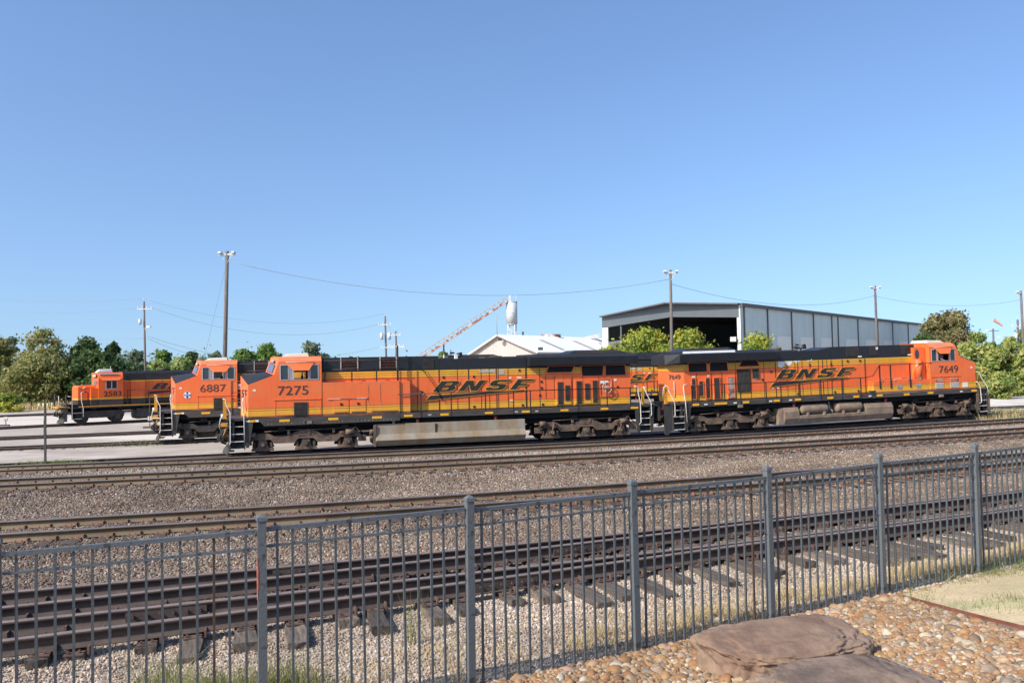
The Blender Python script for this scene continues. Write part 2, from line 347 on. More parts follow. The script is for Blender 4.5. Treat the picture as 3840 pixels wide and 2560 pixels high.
def lettering(body, x, z, h, sx=1.0, bold=0.0, shear=0.0, y=0.0, m=None, parent=None, name='lettering', sp=1.0):
    c = bpy.data.curves.new(name, 'FONT'); c.body = body; c.offset = bold; c.shear = shear; c.space_character = sp
    c.extrude = 0.012; c.resolution_u = 3; c.size = 1.0
    t = bpy.data.objects.new(name + '_tmp', c); me = evaluated_mesh(t); bpy.data.objects.remove(t)
    ys = [v.co.y for v in me.vertices]; xs = [v.co.x for v in me.vertices]; k = h / (max(ys) - min(ys)); y0 = min(ys); x0 = min(xs)
    for v in me.vertices: v.co = ((v.co.x - x0) * k * sx + x, y - v.co.z * 1.0, (v.co.y - y0) * k + z)
    me.materials.clear(); me.materials.append(m); me.name = name
    return part(name, me, m, parent)
# ------------------------------------------------------------------ locomotive components (local frame: x along, y across with the camera side negative, z above the rail)
def lerp(a, b, t): return tuple(a[i] + (b[i] - a[i]) * t for i in range(3))
def bil(q, u, v): return lerp(lerp(q[0], q[1], u), lerp(q[3], q[2], u), v)
def facet_panel(q, u0, u1, v0, v1, off, th=0.015):
    """panel standing proud of quad q (lower-left, lower-right, upper-right, upper-left)."""
    nrm = (Vector(q[1]) - Vector(q[0])).cross(Vector(q[3]) - Vector(q[0])).normalized()
    c = [Vector(bil(q, u, v)) for u, v in ((u0, v0), (u1, v0), (u1, v1), (u0, v1))]
    mb = MB(); mb.hexa([tuple(p + nrm * (off - th)) for p in c] + [tuple(p + nrm * off) for p in c]); return mb

def truck(par, cx, dusty=True, links=False, dark=False, fill=False):
    tm = M['truck_dark'] if dark else M['truck']
    t = MB(); t.box(cx - 2.4, cx + 2.4, -0.55, 0.55, 0.55, 0.95)
    for dx in (-1.05, 1.05): t.box(cx + dx - .35, cx + dx + .35, -1.1, 1.1, 0.6, 0.95)
    for dx in (-1.95, 0.3, 2.2): t.box(cx + dx - .3, cx + dx + .3, -.5, .5, .3, .62)
    if links or dark or fill:
        for dx in (-1.05, 1.05): t.box(cx + dx - .75, cx + dx + .75, -.62, .62, .14, .9)
    P = part('truck', t, M['wheel'], par)
    top = [(-2.75, .80), (-2.55, 1.06), (-1.85, 1.08), (-1.5, .90), (-.95, .88), (-.65, 1.02), (-.5, 1.10), (.5, 1.10), (.65, 1.02), (.95, .88), (1.5, .90), (1.85, 1.08), (2.55, 1.06), (2.75, .80)]
    bot = [(2.75, .64), (2.5, .76), (1.72, .76), (1.52, .55), (.58, .55), (.36, .76), (-.36, .76), (-.58, .55), (-1.52, .55), (-1.72, .76), (-2.5, .76), (-2.75, .64)]
    for sd in (-1, 1):
        mb = MB(); hole = [[(cx + dx + .06 * cos(a * pi / 4), .72 + .06 * sin(a * pi / 4)) for a in range(8)] for dx in (-1.15, 1.1)]
        mb.slab([(cx + x, z) for x, z in top + bot], hole, sd * 1.24, sd * 1.04)
        mb.box(cx - .4, cx + .4, sd * 1.26, sd * 1.1, .9, 1.16)
        for dx in (-1.35, .9): mb.box(cx + dx, cx + dx + .32, sd * 1.255, sd * 1.2, .64, .80)
        mb.box(cx - 3.0, cx - 2.6, sd * 1.2, sd * 1.05, .5, .8); mb.box(cx + 2.6, cx + 3.0, sd * 1.2, sd * 1.05, .5, .8)
        part('side_frame', mb, tm, P, bevel=0.02)
    for ax in (-2.08, 0, 2.08):
        w = MB(); w.cyl((cx + ax, -.86, .5), (cx + ax, -.72, .5), .5, 28); w.cyl((cx + ax, -.72, .5), (cx + ax, .72, .5), .11, 10)
        w.cyl((cx + ax, .72, .5), (cx + ax, .86, .5), .5, 28)
        part('wheel_set', w, M['wheel'], P)
        for sd in (-1, 1):
            a = MB(); poly = [(-.18, .78), (.18, .78), (.21, .55), (.28, .38), (.54, .30), (.54, .2), (-.54, .2), (-.54, .30), (-.28, .38), (-.21, .55)]
            a.prism_y([(cx + ax + x, z) for x, z in poly], sd * 1.2, sd * 1.0)
            a.cyl((cx + ax, sd * 1.2, .52), (cx + ax, sd * 1.29, .52), .135, 16)
            part('axle_box', a, tm, P, bevel=0.015)
            b = MB(); b.cyl((cx + ax, sd * 1.285, .52), (cx + ax, sd * 1.30, .52), .12, 16); part('axle_cap', b, M['truck_dark'], P)
            b = MB(); b.cyl((cx + ax, sd * 1.30, .52), (cx + ax, sd * 1.31, .52), .085, 16); part('axle_cover', b, tm, P)
            s = MB()
            for k in (-1, 1):
                for i in range(4): s.cyl((cx + ax + k * .42, sd * 1.1, .32 + i * .075), (cx + ax + k * .42, sd * 1.1, .355 + i * .075), .09, 12)
                s.cyl((cx + ax + k * .42, sd * 1.1, .30), (cx + ax + k * .42, sd * 1.1, .62), .05, 8)
            part('spring', s, tm, P)
    bc = MB()
    for x0, x1 in ((-2.75, -2.4), (1.95, 2.4)):
        bc.cyl((cx + x0, -1.33, 1.0), (cx + x1, -1.33, 1.0), .14, 14); bc.cyl((cx + x0 - .3, -1.33, 1.0), (cx + x0, -1.33, 1.0), .04, 8)
    bc.tube([(cx + 2.3, -1.33, 1.15), (cx + 2.45, -1.33, 1.24), (cx + 2.55, -1.33, 1.12), (cx + 2.9, -1.2, .9)], .025)
    part('brake_cylinder', bc, tm, P)
    rod = MB(); rod.tube([(cx - 2.0, -1.28, 1.16), (cx - .6, -1.28, 1.2), (cx + .8, -1.28, 1.18), (cx + 2.3, -1.28, 1.22)], .018)
    for dx in (-.9, .1, 1.3): rod.box(cx + dx, cx + dx + .12, -1.3, -1.2, 1.0, 1.2)
    part('brake_rod', rod, tm, P)
    if links:
        for dx in (-1.95, 2.05):
          l = MB(); l.cyl((cx + dx, -1.36, 1.02), (cx + dx - .08, -1.36, .55), .045, 8); l.cyl((cx + dx, -1.3, 1.02), (cx + dx, -1.42, 1.02), .08, 10); l.cyl((cx + dx - .08, -1.3, .52), (cx + dx - .08, -1.42, .52), .1, 10)
          part('damper', l, tm, P)

def handrail_run(par, x0, x1, posts, z=2.83, y=-1.5, m=None, zb=1.62, ends=None):
    h = MB(); pts = ([ends[0]] if ends and ends[0] else []) + [(x0, y, z), (x1, y, z)] + ([ends[1]] if ends and ends[1] else [])
    h.tube(pts, .024)
    for p in posts: h.box(p - .028, p + .028, y - .01, y + .035, zb, z)
    return part('side_handrail', h, m or M['black'], par)

def steps(par, x0, x1, z0=.38, z1=1.83, n=5, y=-1.5, m=None):
    S = MB(); yb = y + .75
    for x in (x0 - .04, x1): S.prism_x([(y, z0 - .05), (y + .28, z0 - .05), (yb, z1), (y, z1)], x, x + .04)
    S.prism_x([(y + .25, z0), (y + .28, z0), (yb + .03, z1), (yb, z1)], x0, x1)
    P = part('step_well', S, m or M['black_dusty'], par)
    for sd in (-1,):
        E = MB()
        for i in range(n):
            z = z0 + (z1 - z0) * i / (n - 1) - (0.06 if i == n - 1 else 0); yy = y + .0 + .03 * i
            E.box(x0 + .005, x1 - .005, yy - .012, yy + .035, z - .02, z + .02)
        part('step_edge', E, M['handrail'], P)
        Q = MB()
        for i in range(n):
            z = z0 + (z1 - z0) * i / (n - 1) - (0.06 if i == n - 1 else 0); yy = y + .03 * i
            Q.box(x0, x1, yy + .036, yy + .25, z - .012, z + .005)
        part('step_tread', Q, M['frame'], P)
    return P
def grab(par, pts, r=.027, m=None): 
    h = MB(); h.tube(pts, r, 8); return part('grab_rail', h, m or M['handrail'], par)

def coupler_end(par, x, d, plow=True):
    """end of the locomotive at x, outward direction d (+1/-1)."""
    P = MB(); P.box(x - d * .75, x - d * .62, -1.45, 1.45, .95, 1.78); part('end_plate', P, M['black_dusty'], par)
    c = MB(); c.box(x - d * .65, x - d * .12, -.12, .12, .72, .95)
    c.prism_y([(x - d * .2, .68), (x + d * .12, .70), (x + d * .16, .85), (x + d * .12, 1.0), (x - d * .2, 1.0)], -.2, .16)
    c.cyl((x + d * .02, .14, .66), (x + d * .02, .14, 1.02), .09, 10)
    part('coupler', c, M['wheel'], par, bevel=.02)
    h = MB()
    for k, yy in enumerate((-.75, -.5, -.3, .35, .55)):
        h.tube([(x - d * .6, yy, 1.35), (x - d * .2, yy, 1.25), (x - d * .02, yy, .95), (x - d * .1, yy, .66), (x - d * .3, yy + .05, .58)], .028)
    h.tube([(x - d * .62, -1.2, 1.55), (x - d * .25, -1.15, 1.1), (x - d * .1, -.9, .75), (x - d * .35, -.6, .55)], .02)
    part('air_hose', h, M['black_dusty'], par)
    hy = MB(); hy.tube([(x - d * .6, -.85, 1.5), (x - d * .3, -.85, 1.3), (x - d * .2, -.8, 1.0), (x - d * .35, -.7, .85)], .032)
    part('jumper_cable', hy, M['yellow'], par)
    if plow:
        p = MB(); n = 10; prof = [(.62 - .34 * sin(t * pi / 2 / n) * 1.0, .62 - .52 * (t / n)) for t in range(n + 1)]
        vs = []; 
        for (o, z) in prof:
            for yy, back in ((-1.42, .38), (0, 0.0), (1.42, .38)): vs.append((x - d * (o + back * .8) + d * .18, yy, z))
        vb = [(a - d * .05, b, c_) for a, b, c_ in vs]; k = len(vs)
        fs = []
        for i in range(n):
            for j in range(2):
                a = i * 3 + j; fs.append((a, a + 1, a + 4, a + 3)); fs.append((a + k, a + 3 + k, a + 4 + k, a + 1 + k))
            for j in (0, 2): a = i * 3 + j; fs.append((a, a + 3, a + 3 + k, a + k))
        fs.append((0, 1, 1 + k, k)); fs.append((1, 2, 2 + k, 1 + k)); a = n * 3; fs.append((a, a + 1, a + 1 + k, a + k)); fs.append((a + 1, a + 2, a + 2 + k, a + 1 + k))
        p.add(vs + vb, fs, False)
        for yy in (-1.3, -.65, .65, 1.3): p.box(x - d * .72, x - d * .45, yy - .02, yy + .02, .25, .9)
        part('snow_plow', p, M['truck_dark'], par)

def grille(par, x0, x1, z0, z1, y, n=None, vert=True, m=None, name='grille', fr=None, back=None):
    n = n or max(4, int((x1 - x0) / .055))
    b = MB(); b.box(x0, x1, y + .004, y + .02, z0, z1)
    B = part(name, b, back or M['dark'], par)
    s = MB()
    if vert:
        for i in range(n): xx = x0 + (x1 - x0) * (i + .5) / n; s.box(xx - (x1 - x0) / n * .22, xx + (x1 - x0) / n * .22, y - .02, y + .003, z0, z1)
    else:
        for i in range(n): zz = z0 + (z1 - z0) * (i + .5) / n; s.box(x0, x1, y - .02, y + .003, zz - (z1 - z0) / n * .22, zz + (z1 - z0) / n * .22)
    part('louvre', s, m or M['frame'], B)
    if fr:
        f = MB(); t = .035; f.slab([(x0 - t, z0 - t), (x1 + t, z0 - t), (x1 + t, z1 + t), (x0 - t, z1 + t)], [[(x0, z0), (x1, z0), (x1, z1), (x0, z1)]], y - .03, y + .02)
        part('grille_frame', f, fr, B)
    return B

LET = {
 'B': ([(0, 0), (.88, 0), (1.04, .05), (1.08, .16), (1.0, .25), (.9, .28), (1.02, .33), (1.06, .43), (.96, .52), (.84, .54), (0, .54)],
       [[(.36, .09), (.36, .215), (.66, .215), (.71, .15), (.66, .09)], [(.36, .325), (.36, .45), (.66, .45), (.70, .39), (.66, .325)]]),
 'N': ([(0, 0), (.33, 0), (.33, .33), (.70, 0), (1.06, 0), (1.06, .54), (.73, .54), (.73, .22), (.38, .54), (0, .54)], []),
 'S': ([(0, .15), (0, .05), (.14, 0), (.84, 0), (1.0, .07), (1.02, .22), (.9, .31), (.42, .345), (.36, .40), (.44, .445), (1.0, .445), (1.0, .54), (.17, .54), (.02, .47), (0, .33), (.13, .235), (.6, .2), (.66, .145), (.58, .095), (.3, .095), (.3, .15)], []),
 'F': ([(0, 0), (.34, 0), (.34, .2), (.78, .2), (.78, .3), (.34, .3), (.34, .44), (.92, .44), (.92, .54), (0, .54)], [])}
def logo(par, x, z, y=-1.03, k=1.0, zk=1.0, word='BNSF', swoosh=True, lean=.87, edge=True):
    offs = {'B': 0, 'N': 1.36, 'S': 2.82, 'F': 4.22}; x00 = offs[word[0]]
    def tr(p): return [(x + (a - x00 + off + lean * b) * k, z + b * k * zk) for a, b in p]
    E = MB(); L = MB()
    for ch in word:
        off = offs[ch]; out, hs = LET[ch]
        out = tr(out); hs = [tr(h) for h in hs]
        L.slab(out, hs, y - .016, y + .004)
        if edge: E.slab(offset_ring(out, .032 * k), [offset_ring(h, -.028 * k) for h in hs], y - .010, y + .002)
    if swoosh:
        sw = [(x - .40 * k, z - .45 * k), (x - .12 * k, z - .20 * k), (x + 5.05 * k, z + 0.0 * k - .03 * k), (x + 5.05 * k, z - .055 * k)]
        L.slab(sw, [], y - .016, y + .004)
        if edge: E.slab([(sw[0][0] - .07, sw[0][1] - .035), (sw[1][0] - .03, sw[1][1] + .035), (sw[2][0] + .1, sw[2][1] + .03), (sw[3][0] + .1, sw[3][1] - .02)], [], y - .010, y + .002)
    if edge: part('logo_outline', E, M['logoedge'], par)
    return part('logo_lettering', L, M['ink'], par)

def cab_gevo(par, num, D=1, X0=0.0, hazy=True, person=False, emblem=False, rear_round=False, mat_=None):
    """wide-nose cab; D=+1: nose at low x, D=-1: nose at high x (X0 = coupler position)."""
    mt = mat_ or M['livery_cab']
    X = lambda s: X0 + D * s
    def P(s, y, z): return (X(s), y, z)
    W = 1.5
    side = [(1.4, 1.86), (1.4, 3.50), (2.62, 3.95), (2.86, 4.62), (4.93, 4.62), (4.93, 1.86)]
    wins = [[(2.95, 3.72), (3.30, 3.72), (3.30, 4.42), (2.95, 4.42)], [(3.42, 3.72), (4.26, 3.72), (4.26, 4.42), (3.42, 4.42)], [(4.38, 3.72), (4.75, 3.72), (4.75, 4.42), (4.38, 4.42)]]
    for yo in (-W, W):
        mb = MB(); mb.slab([(X(a), b) for a, b in side], [[(X(a), b) for a, b in h] for h in wins], yo, yo - .06 * (1 if yo > 0 else -1))
        part('cab_side', mb, mt, par)
    mb = MB()
    for sg in (-1, 1):
        y = sg * W
        An0, Ac0 = P(1.4, y, 1.86), P(1.0, 0, 1.86); An1, Ac1 = P(1.4, y, 3.50), P(1.0, 0, 3.95)
        mb.quad(Ac0, An0, An1, Ac1)
        Bn, Bc = P(2.62, y, 3.95), P(2.22, 0, 4.12); Dn, Dc, En = P(2.86, y, 4.62), P(2.50, 0, 4.86), P(2.84, sg * 1.08, 4.86)
        mb.add([Bc, Bn, Dn, En, Dc], [(0, 1, 2, 3, 4)])
    part('cab_front', mb, mt, par)
    rf = MB()
    for sg in (-1, 1):
        y = sg * W
        rf.quad(P(2.86, y, 4.62), P(4.93, y, 4.62), P(4.93, sg * 1.08, 4.86), P(2.84, sg * 1.08, 4.86))
        rf.add([P(2.5, 0, 4.86), P(2.84, sg * 1.08, 4.86), P(4.93, sg * 1.08, 4.86), P(4.93, 0, 4.86)], [(0, 1, 2, 3)])
    part('cab_roof', rf, M['orange_roof'], par)
    nt_ = MB()
    for sg in (-1, 1): nt_.add([P(1.0, 0, 3.955), P(1.42, sg * 1.46, 3.515), P(2.62, sg * 1.46, 3.955), P(2.22, 0, 4.125)], [(0, 1, 2), (0, 2, 3)])
    part('nose_top', nt_, M['black'], par)
    bk = MB(); bk.slab([(-W + .06, 1.86), (W - .06, 1.86), (W - .06, 4.62), (1.05, 4.84), (-1.05, 4.84), (-W + .06, 4.62)], [], 0, .05)
    bk.v = [(X(4.88) + y * D, x, z) for x, y, z in bk.v]; part('cab_rear_wall', bk, mt, par)
    fl = MB(); fl.box(X(1.5), X(4.88), -1.43, 1.43, 2.6, 2.66); fl.box(X(2.65), X(2.7), -1.43, 1.43, 2.66, 3.9)
    fl.box(X(3.6), X(4.0), -1.0, -.6, 2.66, 3.1); fl.box(X(3.95), X(4.05), -1.0, -.6, 3.1, 3.9)
    part('cab_interior', fl, M['dark'], par)
    # windows
    for i, wn in enumerate(wins):
        (a, b), (c, d) = wn[0], wn[2]
        for yo in (-W, W):
            f = MB(); t = .035; yy = yo + (.0 if yo < 0 else 0); o_ = -1 if yo < 0 else 1
            f.slab([(X(a - t), b - t), (X(c + t), b - t), (X(c + t), d + t), (X(a - t), d + t)], [[(X(a), b), (X(c), b), (X(c), d), (X(a), d)]], yo + o_ * .02, yo - o_ * .01)
            F = part('window_frame', f, M['silver'] if not hazy or i != 1 else M['silver'], par)
            if i != 1:
                g = MB(); g.box(X(a), X(c), yo - o_ * .03, yo - o_ * .02, b, d); part('window_pane', g, M['glass'], F)
            elif yo < 0 and not person:
                g = MB(); g.box(X(a), X(a + .16), yo + .005, yo + .02, b, d); part('window_pane', g, M['silver'], F)
    # sunshade
    s = MB(); s.hexa([P(3.55, -1.72, 4.16), P(4.30, -1.72, 4.16), P(4.55, -1.53, 4.53), P(3.22, -1.53, 4.53), P(3.55, -1.70, 4.18), P(4.30, -1.70, 4.18), P(4.55, -1.51, 4.55), P(3.22, -1.51, 4.55)])
    S = part('sunshade', s, M['orange'], par)
    s = MB(); s.tube([P(3.2, -1.54, 4.56), P(4.58, -1.54, 4.56)], .018); part('shade_rail', s, M['ac'], S)
    # windshield + number box on the camera side facet and the far one
    for sg in (-1, 1):
        q = [P(2.22, 0, 4.12), P(2.62, sg * W, 3.95), P(2.86, sg * W, 4.62), P(2.50, 0, 4.86)]
        fr = facet_panel(q, .12, .80, .06, .66, .02 * (-sg * D)); o = part('windshield_frame', fr, M['black'], par)
        part('windshield_pane', facet_panel(q, .16, .76, .10, .62, .03 * (-sg * D)), M['windshield'], o)
        nb = facet_panel(q, .30, .66, .72, .92, .06 * (-sg * D), .04 * (-sg * D)); part('number_box', nb, M['frame'], par)
        wp = MB(); wp.tube([bil(q, .45, .05), bil(q, .38, .5)], .02); part('wiper', wp, M['black'], o)
    # nose handrails, door lines
    g = MB(); g.tube([P(1.3, -1.2, 2.2), P(1.22, -1.25, 3.2)], .02)
    for z in (2.4, 2.8, 3.2, 3.5): g.tube([P(1.12, -.5, z), P(1.05, -.5, z + .03), P(1.03, -.2, z + .03), P(1.08, -.2, z)], .015)
    part('grab_iron', g, M['orange'], par)
    for i, z in enumerate((3.05,)):
        for j, a in enumerate((.18, .40)):   # end of the word wrapping on the nose
            L = MB(); ch = 'SF'[j]; out, hs = LET[ch]; ln = .45
            q = [P(1.0, 0, 2.85), P(1.4, -W, 2.85), P(1.4, -W, 3.25), P(1.0, 0, 3.25)]
            nrm = (Vector(q[1]) - Vector(q[0])).cross(Vector(q[3]) - Vector(q[0])).normalized() * D * 1.0
            if nrm.x * D > 0: nrm = -nrm
            def mp(pt):
                u = .12 + j * .42 + (pt[0] + .4 * pt[1]) / 1.05 * .34; v = pt[1] / .54
                return Vector(bil(q, u, v))
            rr = [Vector((a_, b_, 0)) for a_, b_ in out]; tri = tessellate_polygon([rr])
            vs = [mp(p) + nrm * .012 for p in out]; L.add([tuple(v) for v in vs] + [tuple(v - nrm * .01) for v in vs], [tuple(t) for t in tri] + [tuple(t_ + len(vs) for t_ in t) for t in tri] + [(i_, (i_ + 1) % len(vs), (i_ + 1) % len(vs) + len(vs), i_ + len(vs)) for i_ in range(len(vs))])
            part('nose_lettering', L, M['ink'], par)
    # lower access panel
    p = MB(); p.slab([(X(2.66), 1.95), (X(4.88), 1.95), (X(4.88), 2.70), (X(2.66), 2.70)], [[(X(2.69), 1.98), (X(4.85), 1.98), (X(4.85), 2.67), (X(2.69), 2.67)]], -W - .012, -W + .002)
    p.box(X(2.6), X(4.9), -W - .03, -W, 2.70, 2.73); part('access_panel', p, M['orange'], par)
    ac = MB(); ac.hexa([P(3.0, -.75, 4.86), P(4.35, -.75, 4.86), P(4.35, .75, 4.86), P(3.0, .75, 4.86), P(3.25, -.6, 5.02), P(4.3, -.65, 5.05), P(4.3, .65, 5.05), P(3.25, .6, 5.02)])
    part('roof_air_conditioner', ac, M['ac'], par, bevel=.02)
    st = MB(); st.box(X(1.62), X(1.76), -W - .008, -W, 3.17, 3.27); part('sticker', st, M['white'], par)
    if num:
        n_ = lettering(num, min(X(2.80), X(4.27)) if D > 0 else X(4.22), 2.95, .45, 1.0, .0, 0, -W - .004, M['inkfade'], par, 'number_lettering')
        wd = max(v.co.x for v in n_.data.vertices) - min(v.co.x for v in n_.data.vertices); x0 = min(v.co.x for v in n_.data.vertices)
        for v in n_.data.vertices: v.co.x = x0 + (v.co.x - x0) * 1.46 / wd
    if emblem:
        e = MB(); e.cyl((X(2.07), -W - .004, 2.80), (X(2.07), -W - .012, 2.80), .21, 28); Eo = part('emblem', e, M['white'], par)
        e = MB(); e.box(X(2.02), X(2.12), -W - .018, -W - .012, 2.60, 3.0); e.box(X(1.88), X(1.94), -W - .018, -W - .012, 2.755, 2.845)
        e.box(X(2.2), X(2.26), -W - .018, -W - .012, 2.755, 2.845); part('emblem_cross', e, M['blue'], Eo)
        e = MB(); e.box(X(1.93), X(2.21), -W - .022, -W - .018, 2.745, 2.855); B_ = part('emblem_band', e, M['white'], Eo)
        t = lettering('Santa Fe', X(1.95), 2.765, .075, .78, .02, 0, -W - .026, M['blue'], Eo, 'emblem_lettering')

def deck_front(par, D=1, X0=0.0):
    X = lambda s: X0 + D * s
    d = MB(); d.box(X(.35), X(1.6), -1.5, 1.5, 1.78, 1.86); part('front_platform', d, M['black_dusty'], par)
    st = steps(par, min(X(.56), X(1.2)), max(X(.56), X(1.2)))
    grab(par, [(X(.22), -1.5, 2.85), (X(.34), -1.52, 2.84), (X(.36), -1.52, 2.6), (X(.56), -1.54, 2.15), (X(.56), -1.54, .7), (X(.5), -1.5, .6)])
    grab(par, [(X(1.30), -1.5, 2.90), (X(1.16), -1.54, 2.86), (X(1.12), -1.54, 2.6), (X(1.2), -1.56, 1.9), (X(1.22), -1.56, .8)])
    y = MB(); y.box(X(.22), X(.38), -1.42, -1.28, 1.86, 2.85); y.box(X(.1), X(.42), -1.45, -.6, 1.5, 1.62)
    part('end_post', y, M['yellow'], par)
    l = MB(); l.cyl((X(.12), -1.3, 1.98), (X(.24), -1.3, 1.98), .12, 16); part('ditch_light', l, M['white'], par)
    c = MB(); c.tube([(X(.1), -1.25, 1.9), (X(.02), -1.1, 1.5), (X(.14), -.9, 1.1)], .02); part('light_cable', c, M['handrail'], par)
    pt = MB(); pt.prism_y([(X(1.27), 1.84), (X(1.62), 1.84), (X(1.62), 1.62), (X(1.42), .42), (X(1.27), .42)], -1.5, -1.44); part('step_bracket', pt, M['black_dusty'], par)
    coupler_end(par, X0, -D)

def add_reflectors(par, xs, z, y=-1.56, w=.5, h=.11, m=None, nm='reflector'):
    for x in xs:
        b = MB(); b.box(x, x + w, y - .006, y + .004, z, z + h); part(nm, b, m or M['reflect'], par)

def hood_common(par, xa, xb, zt=4.64, y=1.0, nm='engine_hood', m=None):
    h = MB(); h.box(xa, xb, -y, y, 1.84, zt); return part(nm, h, m or M['livery_hood'], par)
def seams(par, xs, z0, z1, y=-1.0, m=None, w=.012, nm='door_seam'):
    s = MB()
    for x in xs: s.box(x - w, x + w, y - .012, y + .002, z0, z1)
    return part(nm, s, m or M['ink'], par)
def latches(par, pts, y=-1.0):
    s = MB()
    for x, z in pts: s.box(x - .05, x + .05, y - .03, y, z - .07, z + .05)
    return part('door_latch', s, M['ink'], par)
def wing(par, xa, xb, mirror=False, strip=False):
    """radiator wing roof overhanging the hood."""
    s_ = -1 if mirror else 1
    X = lambda t: (xb - (t - xa)) if mirror else t
    w_ = MB()
    prof = [(-1.0, 4.12), (-1.4, 4.16), (-1.47, 4.62), (-1.05, 4.78), (1.05, 4.78), (1.47, 4.62), (1.4, 4.16), (1.0, 4.12)]
    w_.prism_x(prof, xa, xb)
    part('radiator_wing', w_, M['black'], par, bevel=.015)
    r = MB(); r.hexa([(X(xa + 2.4), -1.0, 4.78), (X(xb - .3), -1.0, 4.78), (X(xb - .3), 1.0, 4.78), (X(xa + 2.4), 1.0, 4.78), (X(xa + 2.9), -.8, 4.98), (X(xb - 1.0), -.8, 4.98), (X(xb - 1.0), .8, 4.98), (X(xa + 2.9), .8, 4.98)])
    part('radiator_cover', r, M['black'], par)
    g = MB()
    for i in range(26): x = X(xa + 3.0 + i * .1); g.box(x - .03, x + .03, -.98, -.88, 4.80, 4.92)
    part('cover_louvre', g, M['frame'], par)

def horn(par, x, z):
    h = MB(); h.box(x - .35, x + .35, -.3, -.2, z, z + .06); h.cyl((x, -.25, z - .1), (x, -.25, z + .1), .04, 8)
    for dx, dz, L, sg in ((0, .1, .45, -1), (.05, .22, .35, 1), (-.05, .1, .35, 1), (0, .26, .3, -1)):
        h.cyl((x + sg * .05, -.25 + dz * .2, z + dz), (x + sg * L, -.25 + dz * .2, z + dz), .025, 8, .085)
    part('air_horn', h, M['ink'], par)

def fuel_tank_plain(par, xa, xb):
    t = MB(); t.prism_x([(-1.0, 1.32), (-1.38, 1.32), (-1.42, .80), (-1.56, .50), (-1.36, .20), (1.36, .20), (1.56, .50), (1.42, .80), (1.38, 1.32), (1.0, 1.32)], xa, xb)
    T = part('fuel_tank', t, M['tank'], par, bevel=.02)
    g = MB(); g.box(xa + 3.08, xa + 3.16, -1.44, -1.40, .82, 1.26); part('fuel_gauge', g, M['ink'], T)
    for x, r_ in ((xa + 2.2, 1), (xa + 6.4, 1), (xa + .95, 0)):
        f = MB(); f.cyl((x, -1.25, 1.30), (x, -1.25, 1.42), .07, 10); F = part('filler_neck', f, M['tank'], T)
        c = MB(); c.cyl((x, -1.25, 1.42), (x, -1.25, 1.52), .09, 12); part('filler_cap', c, M['red'] if r_ else M['rust'], F)
    d = MB(); d.cyl((xa - .3, -1.3, .95), (xa - .05, -1.3, .95), .12, 12); d.cyl((xa - .3, -1.3, .65), (xa - .1, -1.3, .65), .08, 10); d.box(xa - .1, xa, -1.5, -1.2, .2, 1.3)
    part('tank_bracket', d, M['truck'], T)

def underframe(par, xa, xb, za=1.40, m=None):
    u = MB(); u.box(xa, xb, -1.1, 1.1, 1.30, 1.62); u.box(xa + .3, xb - .3, -.7, .7, 1.0, 1.30)
    for i in range(7): x = xa + 2 + i * (xb - xa - 4) / 6; u.box(x, x + .35, -1.3, -1.0, 1.15, 1.4)
    return part('underframe', u, M['dark'], par)

